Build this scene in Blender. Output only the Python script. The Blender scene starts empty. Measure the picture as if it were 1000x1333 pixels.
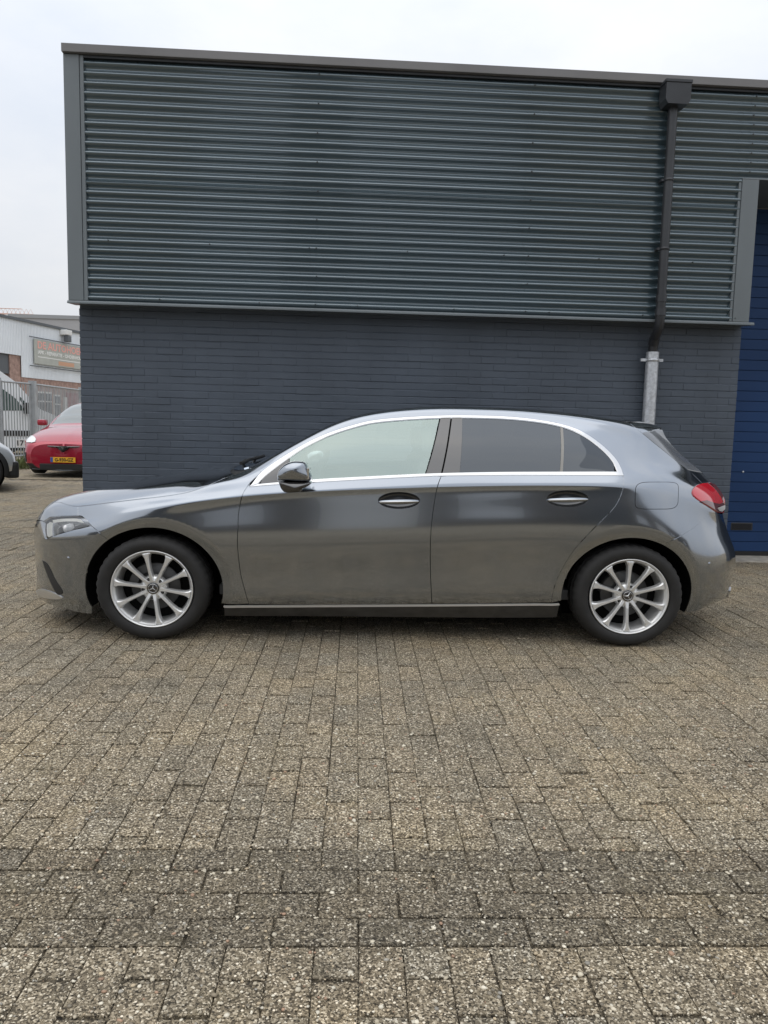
import bpy, bmesh, math, random
import numpy as np
from mathutils import Vector, Matrix
random.seed(7); rng = np.random.default_rng(7)
R_ = math.radians
SC = bpy.context.scene
COL = SC.collection

# ------------------------------------------------------------------ camera, sky, sun, exposure
CAM_H = 1.2356
PITCH, ROLL, YAW, FPX = R_(6.406), R_(1.334), R_(3.580), 1000.0
cy_, sy_ = math.cos(YAW), math.sin(YAW)
_f = np.array([sy_*math.cos(PITCH), cy_*math.cos(PITCH), -math.sin(PITCH)])
_r = np.array([cy_, -sy_, 0.0]); _u = np.cross(_r, _f)
_r2 = _r*math.cos(ROLL)+_u*math.sin(ROLL); _u2 = -_r*math.sin(ROLL)+_u*math.cos(ROLL)
CM = np.stack([_r2, _u2, -_f], 1)
cam = bpy.data.cameras.new('camera'); camo = bpy.data.objects.new('camera', cam); COL.objects.link(camo)
mw = Matrix([list(CM[i])+[0] for i in range(3)]+[[0, 0, 0, 1]]); mw.translation = (0, 0, CAM_H)
camo.matrix_world = mw
cam.sensor_fit = 'VERTICAL'; cam.sensor_height = 36.0; cam.lens = 36.0*FPX/1333.0
cam.clip_start = 0.05; cam.clip_end = 2000
SC.camera = camo

w = bpy.data.worlds.new('World'); SC.world = w; w.use_nodes = True
nt = w.node_tree; nt.nodes.clear()
SUN_EL, SUN_AZ = 70.0, 215.0           # elevation, compass bearing the light comes from (clockwise from +Y)
sky = nt.nodes.new('ShaderNodeTexSky'); sky.sky_type = 'NISHITA'; sky.sun_disc = False
sky.sun_elevation = R_(SUN_EL); sky.sun_rotation = R_(SUN_AZ); sky.dust_density = 3.0; sky.air_density = 1.2
tc = nt.nodes.new('ShaderNodeTexCoord'); mp = nt.nodes.new('ShaderNodeMapping'); mp.inputs['Scale'].default_value = (1, 1, 2.2)
no = nt.nodes.new('ShaderNodeTexNoise'); no.inputs['Scale'].default_value = 2.3; no.inputs['Detail'].default_value = 7; no.inputs['Roughness'].default_value = .55
nt.links.new(tc.outputs['Generated'], mp.inputs['Vector']); nt.links.new(mp.outputs['Vector'], no.inputs['Vector'])
cr = nt.nodes.new('ShaderNodeValToRGB'); cr.color_ramp.elements[0].position = .34; cr.color_ramp.elements[1].position = .68
cr.color_ramp.elements[0].color = (5.6, 6.0, 6.65, 1); cr.color_ramp.elements[1].color = (7.0, 7.08, 7.25, 1)
nt.links.new(no.outputs['Fac'], cr.inputs['Fac'])
# overcast sky: luminance rises from the horizon towards the zenith, (1+2 sin el)/3 softened
sep = nt.nodes.new('ShaderNodeSeparateXYZ'); nt.links.new(tc.outputs['Generated'], sep.inputs[0])
mr = nt.nodes.new('ShaderNodeMapRange'); mr.inputs['From Min'].default_value = 0; mr.inputs['From Max'].default_value = 1
mr.inputs['To Min'].default_value = .84; mr.inputs['To Max'].default_value = 1.85
nt.links.new(sep.outputs['Z'], mr.inputs['Value'])
vm = nt.nodes.new('ShaderNodeVectorMath'); vm.operation = 'SCALE'
nt.links.new(cr.outputs['Color'], vm.inputs[0]); nt.links.new(mr.outputs['Result'], vm.inputs['Scale'])
mx = nt.nodes.new('ShaderNodeMix'); mx.data_type = 'RGBA'; mx.inputs['Factor'].default_value = .93
nt.links.new(sky.outputs['Color'], mx.inputs['A']); nt.links.new(vm.outputs['Vector'], mx.inputs['B'])
bg = nt.nodes.new('ShaderNodeBackground'); bg.inputs['Strength'].default_value = .1
nt.links.new(mx.outputs['Result'], bg.inputs['Color'])
wo = nt.nodes.new('ShaderNodeOutputWorld'); nt.links.new(bg.outputs['Background'], wo.inputs['Surface'])

sl = bpy.data.lights.new('sun', 'SUN'); sl.energy = .55; sl.angle = R_(70); sl.color = (1, .96, .9)
so = bpy.data.objects.new('sun', sl); COL.objects.link(so)
az = R_(SUN_AZ); el = R_(SUN_EL)
sd = Vector((math.sin(az)*math.cos(el), math.cos(az)*math.cos(el), math.sin(el)))
so.rotation_euler = sd.to_track_quat('Z', 'Y').to_euler(); so.location = (0, -6, 12)
SC.view_settings.view_transform = 'Standard'; SC.view_settings.look = 'None'
SC.view_settings.exposure = 0.32; SC.view_settings.gamma = 1.0; SC.view_settings.use_curve_mapping = False

# ------------------------------------------------------------------ pixel -> place helpers (photo is 1000 x 1333)
def ray(px, py): return CM @ np.array([(px-500)/FPX, -(py-666.5)/FPX, -1.0])
def ground(px, py, z=0.0):
    d = ray(px, py); t = (z-CAM_H)/d[2]; return d*t+np.array([0, 0, CAM_H])
def onY(px, py, D):
    d = ray(px, py); t = D/d[1]; return d*t+np.array([0, 0, CAM_H])
def proj(P):
    c = (np.asarray(P, float)-np.array([0, 0, CAM_H])) @ CM
    return np.stack([500+FPX*c[..., 0]/-c[..., 2], 666.5-FPX*c[..., 1]/-c[..., 2]], -1)

# ------------------------------------------------------------------ materials
def mat(name, col, rough=.5, metal=0., coat=0., coat_r=.03, spec=.5, **k):
    m = bpy.data.materials.new(name); m.use_nodes = True
    b = m.node_tree.nodes['Principled BSDF']
    b.inputs['Base Color'].default_value = (*col, 1); b.inputs['Roughness'].default_value = rough
    b.inputs['Metallic'].default_value = metal; b.inputs['Coat Weight'].default_value = coat
    b.inputs['Coat Roughness'].default_value = coat_r; b.inputs['Specular IOR Level'].default_value = spec
    for kk, v in k.items(): b.inputs[kk.replace('_', ' ')].default_value = v
    return m
def nd(m, t, **k):
    n = m.node_tree.nodes.new(t)
    for a, v in k.items(): setattr(n, a, v)
    return n
def lk(m, a, b): m.node_tree.links.new(a, b)
def P_(m): return m.node_tree.nodes['Principled BSDF']
def noisy(m, scale=4., amt=.25, bump=0., bscale=60., bdist=.002, detail=6, stretch=(1, 1, 1), rough_amt=0.):
    """break up a plain colour with world-space noise (dirt, wear) and fine relief"""
    b = P_(m); c0 = tuple(b.inputs['Base Color'].default_value)
    g = nd(m, 'ShaderNodeNewGeometry'); mpn = nd(m, 'ShaderNodeMapping'); mpn.inputs['Scale'].default_value = stretch
    lk(m, g.outputs['Position'], mpn.inputs['Vector'])
    n = nd(m, 'ShaderNodeTexNoise'); n.inputs['Scale'].default_value = scale; n.inputs['Detail'].default_value = detail
    lk(m, mpn.outputs['Vector'], n.inputs['Vector'])
    r = nd(m, 'ShaderNodeValToRGB')
    r.color_ramp.elements[0].position = .3; r.color_ramp.elements[1].position = .7
    r.color_ramp.elements[0].color = (*[c*(1-amt) for c in c0[:3]], 1); r.color_ramp.elements[1].color = (*[min(1, c*(1+amt)) for c in c0[:3]], 1)
    lk(m, n.outputs['Fac'], r.inputs['Fac']); lk(m, r.outputs['Color'], b.inputs['Base Color'])
    if rough_amt:
        q = nd(m, 'ShaderNodeMapRange'); r0 = b.inputs['Roughness'].default_value
        q.inputs['To Min'].default_value = max(0, r0-rough_amt); q.inputs['To Max'].default_value = min(1, r0+rough_amt)
        lk(m, n.outputs['Fac'], q.inputs['Value']); lk(m, q.outputs['Result'], b.inputs['Roughness'])
    if bump:
        n2 = nd(m, 'ShaderNodeTexNoise'); n2.inputs['Scale'].default_value = bscale; n2.inputs['Detail'].default_value = 5
        lk(m, mpn.outputs['Vector'], n2.inputs['Vector'])
        bp = nd(m, 'ShaderNodeBump'); bp.inputs['Strength'].default_value = bump; bp.inputs['Distance'].default_value = bdist
        lk(m, n2.outputs['Fac'], bp.inputs['Height']); lk(m, bp.outputs['Normal'], b.inputs['Normal'])
    return m

# ------------------------------------------------------------------ mesh helpers
class MB:
    """collects shapes; build() links them as one mesh object"""
    def __init__(s): s.v = []; s.f = []; s.sm = []
    def add(s, vs, fs, smooth=False):
        o = len(s.v); s.v += [tuple(map(float, p)) for p in vs]
        s.f += [tuple(i+o for i in f) for f in fs]; s.sm += [smooth]*len(fs); return s
    def box(s, a, b, bev=0.):
        (x0, y0, z0), (x1, y1, z1) = a, b
        x0, x1 = sorted((x0, x1)); y0, y1 = sorted((y0, y1)); z0, z1 = sorted((z0, z1))
        if not bev:
            vs = [(x, y, z) for z in (z0, z1) for y in (y0, y1) for x in (x0, x1)]
            return s.add(vs, [(0, 2, 3, 1), (4, 5, 7, 6), (0, 1, 5, 4), (2, 6, 7, 3), (0, 4, 6, 2), (1, 3, 7, 5)])
        bm = bmesh.new(); bmesh.ops.create_cube(bm, size=1)
        bmesh.ops.scale(bm, vec=(x1-x0, y1-y0, z1-z0), verts=bm.verts)
        bmesh.ops.translate(bm, vec=((x0+x1)/2, (y0+y1)/2, (z0+z1)/2), verts=bm.verts)
        bmesh.ops.bevel(bm, geom=list(bm.edges), offset=min(bev, .49*min(x1-x0, y1-y0, z1-z0)), segments=2, affect='EDGES', profile=.7)
        bm.verts.ensure_lookup_table()
        s.add([v.co for v in bm.verts], [[v.index for v in f.verts] for f in bm.faces]); bm.free(); return s
    def tube(s, pts, r, n=10, cap=True, smooth=True):
        pts = [Vector(p) for p in pts]; rs = r if hasattr(r, '__len__') else [r]*len(pts)
        vs = []; prev = None
        for i, p in enumerate(pts):
            t = (pts[min(i+1, len(pts)-1)]-pts[max(i-1, 0)]).normalized()
            if prev is None:
                a = Vector((0, 0, 1)) if abs(t.z) < .9 else Vector((1, 0, 0)); prev = t.cross(a).normalized()
            prev = (prev-t*prev.dot(t)).normalized(); q = t.cross(prev)
            for k in range(n):
                an = 2*math.pi*k/n; vs.append(p+(prev*math.cos(an)+q*math.sin(an))*rs[i])
        fs = []
        for i in range(len(pts)-1):
            for k in range(n): fs.append((i*n+k, i*n+(k+1) % n, (i+1)*n+(k+1) % n, (i+1)*n+k))
        s.add(vs, fs, smooth)
        if cap: s.add(vs[:n], [tuple(range(n))[::-1]]); s.add(vs[-n:], [tuple(range(n))])
        return s
    def lathe(s, prof, n=48, axis='y', c=(0, 0, 0), smooth=True, closed=False):
        """prof: (radius, along-axis) pairs revolved"""
        vs = []
        for r, a in prof:
            for k in range(n):
                an = 2*math.pi*k/n; p, q = r*math.cos(an), r*math.sin(an)
                vs.append({'y': (c[0]+p, c[1]+a, c[2]+q), 'z': (c[0]+p, c[1]+q, c[2]+a), 'x': (c[0]+a, c[1]+p, c[2]+q)}[axis])
        m = len(prof); fs = []
        for i in range(m if closed else m-1):
            j = (i+1) % m
            for k in range(n): fs.append((i*n+k, i*n+(k+1) % n, j*n+(k+1) % n, j*n+k))
        return s.add(vs, fs, smooth)
    def prism(s, poly, d0, d1, axis='y', smooth=False):
        """polygon (2D) extruded between d0 and d1 along axis: y -> (x,z); x -> (y,z); z -> (x,y)"""
        n = len(poly)
        put = {'y': lambda p, d: (p[0], d, p[1]), 'x': lambda p, d: (d, p[0], p[1]), 'z': lambda p, d: (p[0], p[1], d)}[axis]
        vs = [put(p, d0) for p in poly]+[put(p, d1) for p in poly]
        s.add(vs, [tuple(range(n)), tuple(range(2*n-1, n-1, -1))])
        s.add(vs, [(i, i+n, (i+1) % n+n, (i+1) % n) for i in range(n)], smooth); return s
    def mesh(s, name):
        me = bpy.data.meshes.new(name); me.from_pydata(s.v, [], s.f)
        me.polygons.foreach_set('use_smooth', s.sm); 
        bm = bmesh.new(); bm.from_mesh(me); bmesh.ops.recalc_face_normals(bm, faces=bm.faces); bm.to_mesh(me); bm.free()
        me.update(); return me
    def build(s, name, m, parent=None, loc=None, rz=0.):
        me = s.mesh(name); me.materials.append(m); return link(name, me, parent, loc, rz)
def link(name, me, parent=None, loc=None, rz=0.):
    o = bpy.data.objects.new(name, me); COL.objects.link(o)
    if parent: o.parent = parent
    if loc is not None: o.location = loc
    if rz: o.rotation_euler.z = rz
    return o
def tag(o, label=None, cat=None, group=None, kind=None):
    for k, v in (('label', label), ('category', cat), ('group', group), ('kind', kind)):
        if v: o[k] = v
    return o
def empty(name, loc=(0, 0, 0), rz=0.):
    o = bpy.data.objects.new(name, None); COL.objects.link(o); o.location = loc; o.rotation_euler.z = rz; o.empty_display_size = .1; return o
def copy_tree(o, parent=None):
    c = o.copy(); COL.objects.link(c); c.parent = parent
    for ch in list(o.children): copy_tree(ch, c)
    return c
def text_mesh(name, s, size, m, parent, depth=.002, bold=0.):
    """lettering as real, thin geometry"""
    cu = bpy.data.curves.new(name, 'FONT'); cu.body = s; cu.size = size; cu.extrude = depth; cu.align_x = 'CENTER'; cu.align_y = 'CENTER'; cu.offset = bold
    cu.resolution_u = 3
    to = bpy.data.objects.new(name, cu); COL.objects.link(to)
    dg = bpy.context.evaluated_depsgraph_get(); me = bpy.data.meshes.new_from_object(to.evaluated_get(dg))
    bpy.data.objects.remove(to); me.name = name; me.materials.clear(); me.materials.append(m)
    return link(name, me, parent)
def prism_bev(poly, d0, d1, axis, bev, seg=3):
    m0 = MB().prism(poly, d0, d1, axis); me = m0.mesh('tmp'); bm = bmesh.new(); bm.from_mesh(me); bmesh.ops.remove_doubles(bm, verts=bm.verts, dist=1e-5)
    n = len(poly); caps = [f for f in bm.faces if len(f.verts) == n]
    ed = list({e for f in caps for e in f.edges}); bmesh.ops.bevel(bm, geom=ed, offset=bev, segments=seg, affect='EDGES', profile=.6)
    out = MB(); bm.verts.ensure_lookup_table(); bm.verts.index_update(); out.add([v.co for v in bm.verts], [[v.index for v in f.verts] for f in bm.faces if f.calc_area() < .12], True); out.f += [tuple(v.index for v in f.verts) for f in bm.faces if f.calc_area() >= .12]; out.sm += [False]*(len(out.f)-len(out.sm)); bm.free(); return out
# ------------------------------------------------------------------ the grey hatchback: lofted skin cut into panels
CAR_TH = R_(-1.6274); CAR_O = np.array([-0.9987, 5.1741, 0.0])
c_ex = np.array([math.cos(CAR_TH), math.sin(CAR_TH), 0]); c_ey = np.array([-math.sin(CAR_TH), math.cos(CAR_TH), 0])
def car_loc(px, py, y):
    d = ray(px, py); o = np.array([0, 0, CAM_H])-CAR_O; t = (y-o@c_ey)/(d@c_ey); p = o+d*t
    return (p@c_ex, y, p[2])
def car_world(P):
    P = np.asarray(P); return CAR_O+P[..., :1]*c_ex+P[..., 1:2]*c_ey+P[..., 2:]*np.array([0, 0, 1.0])
def car_px(P): return proj(car_world(P))
def pchip(x, y, xq):
    x = np.asarray(x, float); y = np.asarray(y, float); h = np.diff(x); d = np.diff(y)/h; m = np.zeros_like(y)
    m[0], m[-1] = d[0], d[-1]
    for i in range(1, len(x)-1):
        if d[i-1]*d[i] > 0:
            w1, w2 = 2*h[i]+h[i-1], h[i]+2*h[i-1]; m[i] = (w1+w2)/(w1/d[i-1]+w2/d[i])
    k = np.clip(np.searchsorted(x, xq)-1, 0, len(h)-1); t = (xq-x[k])/h[k]
    return (y[k]*(1+2*t)*(1-t)**2+h[k]*m[k]*t*(1-t)**2+y[k+1]*t*t*(3-2*t)+h[k]*m[k+1]*t*t*(t-1))
def gsmooth(a, s):
    """gaussian along axis 0 with odd extension (keeps the end points)"""
    n = int(4*s)+1; k = np.exp(-.5*(np.arange(-n, n+1)/s)**2); k /= k.sum()
    e = np.concatenate([2*a[0]-a[n:0:-1], a, 2*a[-1]-a[-2:-n-2:-1]])
    return np.stack([np.convolve(e[:, c], k, 'valid') for c in range(a.shape[1])], 1)
LINES = dict(
 A=[(52,780,-.42),(65,786.4,-.60),(85.4,792.4,-.71),(112,799,-.79),(160,801,-.82),(200,802,-.83),(290,801.5,-.80),(400,802,-.80),(500,803,-.80),(620,804,-.80),(730,803.5,-.80),(820,802,-.82),(897,798,-.81),(912,793,-.76),(928,786,-.66),(940,781,-.50)],
 B=[(47.5,771,-.42),(58,772,-.60),(80,776,-.73),(110,782,-.825),(200,785,-.872),(290,785,-.872),(500,784.5,-.872),(728,783,-.872),(820,782,-.87),(898,780,-.835),(922,779,-.77),(938,778,-.66),(947,777,-.50)],
 C=[(48.5,750,-.42),(56,748,-.58),(75,746,-.72),(105,746,-.825),(150,747,-.875),(200,749,-.886),(290,750,-.882),(500,744,-.882),(728,737,-.884),(820,738,-.89),(895,745,-.868),(925,750,-.80),(944,752,-.68),(953,753,-.48)],
 D=[(46.5,728,-.42),(53,722,-.57),(70,716,-.71),(100,710,-.815),(150,704,-.875),(200,702,-.892),(290,704,-.899),(450,702,-.902),(573,698,-.902),(728,692,-.903),(820,694,-.902),(860,698,-.892),(890,706,-.872),(925,717,-.79),(946,722,-.66),(958,724,-.48)],
 E=[(45,706,-.42),(52,702,-.57),(69,696,-.70),(98,690,-.80),(150,683,-.866),(210,671,-.884),(315,653.5,-.8835),(400,646,-.8835),(573,640,-.884),(700,638,-.8845),(811,641,-.884),(860,655,-.866),(905,674,-.80),(930,684,-.68),(947,691,-.48)],
 F=[(44.5,691,-.42),(50,688,-.52),(60,683,-.60),(85,677,-.71),(119,675,-.79),(160,667,-.848),(210,658.5,-.878),(262,651,-.885),(315,645.5,-.885),(400,639.5,-.8855),(573,633.5,-.8855),(700,631.5,-.886),(811,632,-.880),(860,638,-.848),(905,652,-.775),(928,662,-.68),(941,669,-.5)],
 G=[(48.2,676,-.42),(53,668,-.49),(66,660.5,-.57),(88,659,-.655),(119,658,-.74),(155,655,-.79),(200,651.5,-.832),(244,646.5,-.851),(290,640.5,-.860),(325,634.8,-.861),(404,628.5,-.858),(480,624,-.86),(554,620.5,-.86),(587,619,-.86),(700,618.5,-.858),(810,619,-.845),(850,622,-.825),(890,631,-.765),(918,641,-.67),(943,651,-.5)],
 H=[(56.6,664.4,-.34),(75,657.5,-.53),(105,656,-.66),(150,650,-.755),(200,642,-.802),(244,635,-.825),(290,628.5,-.835),(330,623,-.83),(366,612,-.82),(400,603,-.81),(462,590,-.788),(532,583,-.778),(587,581,-.775),(652,581,-.775),(736,584,-.774),(784,589,-.766),(830,597,-.74),(880,608,-.66),(915,616,-.5)],
 I=[(62,660.5,-.26),(83,654.5,-.45),(110,653,-.60),(150,647,-.68),(180,643,-.72),(244,633.5,-.757),(290,623.5,-.772),(330,614,-.785),(366,595,-.755),(398,577,-.725),(430,563,-.695),(462,553,-.67),(488,547.5,-.655),(532,543.7,-.64),(587,541.5,-.632),(652,542.5,-.632),(700,546,-.636),(736,550,-.642),(784,559,-.655),(820,569,-.66),(860,581,-.615),(888,593,-.5)],
 J=[(68,657,-.18),(86,651.5,-.32),(110,648,-.4),(150,640.5,-.48),(180,635.5,-.51),(244,624.5,-.56),(290,615,-.62),(330,608,-.725),(366,587.5,-.722),(400,569.5,-.695),(422,557.8,-.675),(455,545,-.645),(488,538,-.625),(532,533.3,-.612),(587,531.5,-.605),(652,533.2,-.605),(724,538.5,-.61),(772,544.5,-.615),(806,551,-.625),(840,561,-.60),(867,570,-.515)],
 K=[(73.5,655,-.09),(90,648.5,-.16),(112,643,-.2),(150,634.5,-.25),(180,628.5,-.27),(244,617.5,-.29),(289,611,-.3),(330,606.5,-.32),(366,586,-.33),(400,568.5,-.33),(422,556.5,-.32),(455,543.3,-.3),(488,535.8,-.29),(532,530.8,-.28),(587,529,-.28),(652,530.6,-.28),(724,535.6,-.28),(772,541,-.34),(806,546.2,-.47),(835,551,-.51),(861.5,557.6,-.49)],
 L=[(79,652.6,0),(95,645.2,0),(114,639.8,0),(150,631.5,0),(180,625.6,0),(244,614.5,0),(289,608.8,0),(318,606,0),(335,602,0),(366,584.5,0),(400,567.5,0),(422,555.5,0),(455,542.5,0),(488,535.2,0),(532,530.4,0),(587,528.8,0),(652,530.5,0),(724,535.5,0),(772,541,0),(806,546,0),(835,552,0),(855,559,0)])
WB_ = 2.717; NU = (70, 190, 80); NV = dict(A=6, B=8, C=10, D=10, E=6, F=6, G=12, H=12, I=7, J=9, K=8)
def body_grid():
    rows = []
    for nm, pts in LINES.items():
        p = np.array([car_loc(*q) for q in pts])
        s = np.concatenate([[0], np.cumsum(np.hypot(*np.diff(p[:, :2], axis=0).T))])
        S = np.linspace(0, s[-1], 1500); d = np.stack([pchip(s, p[:, c], S) for c in range(3)], 1)
        s0 = np.interp(0, d[:, 0], S); s1 = np.interp(WB_, d[:, 0], S)
        u = np.concatenate([np.linspace(0, s0, NU[0], False), np.linspace(s0, s1, NU[1], False), np.linspace(s1, s[-1], NU[2])])
        q = np.stack([np.interp(u, S, d[:, c]) for c in range(3)], 1)
        rows.append(gsmooth(gsmooth(q, 4.5), 2.))
    Q = np.stack(rows, 1)
    # bonnet: one smooth crown between the wing line G and the centreline L
    xl = Q[:, 11, 0]; wt = np.clip((.40-xl)/.30, 0, 1)*np.clip((xl+.84)/.10, 0, 1); wt = wt*wt*(3-2*wt)
    zG, zL, yG = Q[:, 6, 2], Q[:, 11, 2], Q[:, 6, 1]
    for k_ in range(7, 11):
        zs = zL-(zL-zG)*np.abs(Q[:, k_, 1]/yG)**8.0
        Q[:, k_, 2] = Q[:, k_, 2]*(1-wt)+zs*wt                                   # (Nu, 12, 3)
    cols = []; keys = list(LINES); n = len(keys); vidx = {}
    acc = 0
    for j in range(n-1):
        vidx[keys[j]] = acc
        p1, p2 = Q[:, j], Q[:, j+1]
        p0 = Q[:, j-1] if j else 2*p1-p2
        if j+2 < n: p3 = Q[:, j+2]
        else: p3 = p1*np.array([1, -1, 1])                  # mirror over the centreline
        d0 = np.linalg.norm(p1-p0, axis=1)[:, None]**.5+1e-6; d1 = np.linalg.norm(p2-p1, axis=1)[:, None]**.5+1e-6; d2 = np.linalg.norm(p3-p2, axis=1)[:, None]**.5+1e-6
        m1 = (p1-p0)/d0-(p2-p0)/(d0+d1)+(p2-p1)/d1; m2 = (p2-p1)/d1-(p3-p1)/(d1+d2)+(p3-p2)/d2
        m1 *= d1; m2 *= d1
        for k in range(NV[keys[j]]):
            t = k/NV[keys[j]]
            cols.append(p1*(2*t**3-3*t*t+1)+m1*(t**3-2*t*t+t)+p2*(3*t*t-2*t**3)+m2*(t**3-t*t))
        acc += NV[keys[j]]
    cols.append(Q[:, -1]); vidx[keys[-1]] = acc
    G = np.stack(cols, 1)
    # relax curvature across the section, keep the shoulder crease and the borders
    keep = [0, 1, vidx['F']-1, vidx['F'], vidx['F']+1, G.shape[1]-1]
    for _ in range(6):
        Gn = G.copy(); Gn[:, 1:-1] = .5*G[:, 1:-1]+.25*(G[:, :-2]+G[:, 2:])
        Gn[:, -1, 2] = .5*G[:, -1, 2]+.5*G[:, -2, 2]; Gn[:, -1, 0] = .5*G[:, -1, 0]+.5*G[:, -2, 0]
        for k in keep[:-1]: Gn[:, k] = G[:, k]
        G = Gn
    return G, vidx
BG, VI = body_grid()
ARCH = [dict(x=.0, z=.296, rx=.392, rz=.345), dict(x=WB_-.012, z=.296, rx=.385, rz=.34)]
def arch_lip(G):
    for a in ARCH:
        r = np.hypot((G[..., 0]-a['x'])/a['rx'], (G[..., 2]-a['z'])/a['rz'])
        k = np.clip((1.155-r)/.155, 0, 1.15); k = np.where(G[..., 1] < -.6, k, 0); k = np.where(G[..., 2] < .78, k, 0)
        G[..., 1] += .017*k**1.15
    return G
BG = arch_lip(BG)
NI, NJ = BG.shape[:2]
def grid_normals(G):
    du = np.gradient(G, axis=0); dv = np.gradient(G, axis=1)
    dv[:, -1] = dv[:, -1]*np.array([0, 1, 0]); n = np.cross(du, dv); n /= np.linalg.norm(n, axis=-1, keepdims=True)+1e-12
    return n, du, dv
BN, BDU, BDV = grid_normals(BG)
BPX = car_px(BG)
_camloc = np.array([(np.array([0, 0, CAM_H])-CAR_O)@c_ex, (np.array([0, 0, CAM_H])-CAR_O)@c_ey, CAM_H])
BVIS = (np.einsum('ijk,ijk->ij', BN, _camloc-BG) > -.02)
def bil(A, ij):
    ij = np.atleast_2d(ij); i = np.clip(ij[:, 0], 0, NI-1); j = np.clip(ij[:, 1], 0, NJ-1)
    i0 = np.minimum(i.astype(int), NI-2); j0 = np.minimum(j.astype(int), NJ-2); a = (i-i0)[:, None]; b = (j-j0)[:, None]
    return A[i0, j0]*(1-a)*(1-b)+A[i0+1, j0]*a*(1-b)+A[i0, j0+1]*(1-a)*b+A[i0+1, j0+1]*a*b
def uv(px, py):
    d = (BPX[..., 0]-px)**2+(BPX[..., 1]-py)**2; d = np.where(BVIS, d, 1e9)
    i, j = np.unravel_index(np.argmin(d), d.shape); q = np.array([float(i), float(j)])
    for _ in range(6):
        p = bil(BPX, q)[0]; e = .25
        qa = np.clip(q+[e, 0], 0, [NI-1, NJ-1]); qb = np.clip(q-[e, 0], 0, [NI-1, NJ-1])
        pa = (bil(BPX, qa)-bil(BPX, qb))[0]/max(qa[0]-qb[0], 1e-6)
        qa = np.clip(q+[0, e], 0, [NI-1, NJ-1]); qb = np.clip(q-[0, e], 0, [NI-1, NJ-1])
        pb = (bil(BPX, qa)-bil(BPX, qb))[0]/max(qa[1]-qb[1], 1e-6)
        M = np.array([[pa[0], pb[0]], [pa[1], pb[1]]]); det = np.linalg.det(M)
        if abs(det) < 1e-3: break
        st = np.linalg.solve(M, np.array([px, py])-p); st = np.clip(st, -2, 2)
        q = np.clip(q+st, 0, [NI-1, NJ-1])
    return q
def cr(pts, n=6):
    """catmull-rom through traced pixels"""
    p = np.array(pts, float); out = []
    for k in range(len(p)-1):
        p0 = p[k-1] if k else 2*p[0]-p[1]; p1, p2 = p[k], p[k+1]; p3 = p[k+2] if k+2 < len(p) else 2*p[-1]-p[-2]
        for t in np.linspace(0, 1, n, False):
            out.append(.5*((2*p1)+(-p0+p2)*t+(2*p0-5*p1+4*p2-p3)*t*t+(-p0+3*p1-3*p2+p3)*t**3))
    out.append(p[-1]); return [tuple(q) for q in out]
def UVs(pts): return [tuple(uv(*p)) for p in pts]
def dens(ij, step=1.5):
    out = []
    for a, b in zip(ij, ij[1:]+ij[:1]):
        a = np.array(a); b = np.array(b); n = max(1, int(np.abs(b-a).max()/step))
        for k in range(n): out.append(a+(b-a)*k/n)
    return np.array(out)
def inpoly(P, poly):
    x, y = P[:, 0], P[:, 1]; c = np.zeros(len(P), bool); n = len(poly)
    for k in range(n):
        x1, y1 = poly[k]; x2, y2 = poly[(k+1) % n]
        if y1 == y2: continue
        m = ((y1 > y) != (y2 > y)); c ^= m & (x < (x2-x1)*(y-y1)/(y2-y1)+x1)
    return c
def clip_rect(poly, x0, x1, y0, y1):
    def cl(P, ax, val, sgn):
        out = []; n = len(P)
        for k in range(n):
            a, b = P[k], P[(k+1) % n]; da, db = sgn*(a[ax]-val), sgn*(b[ax]-val)
            if da >= 0: out.append(a)
            if (da > 0 and db < 0) or (da < 0 and db > 0):
                t = da/(da-db); q = [a[0]+(b[0]-a[0])*t, a[1]+(b[1]-a[1])*t]; q[ax] = val; out.append(tuple(q))
        return out
    for ax, val, sgn in ((0, x0, 1), (0, x1, -1), (1, y0, 1), (1, y1, -1)):
        poly = cl(poly, ax, val, sgn)
        if len(poly) < 3: return []
    return poly
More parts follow.
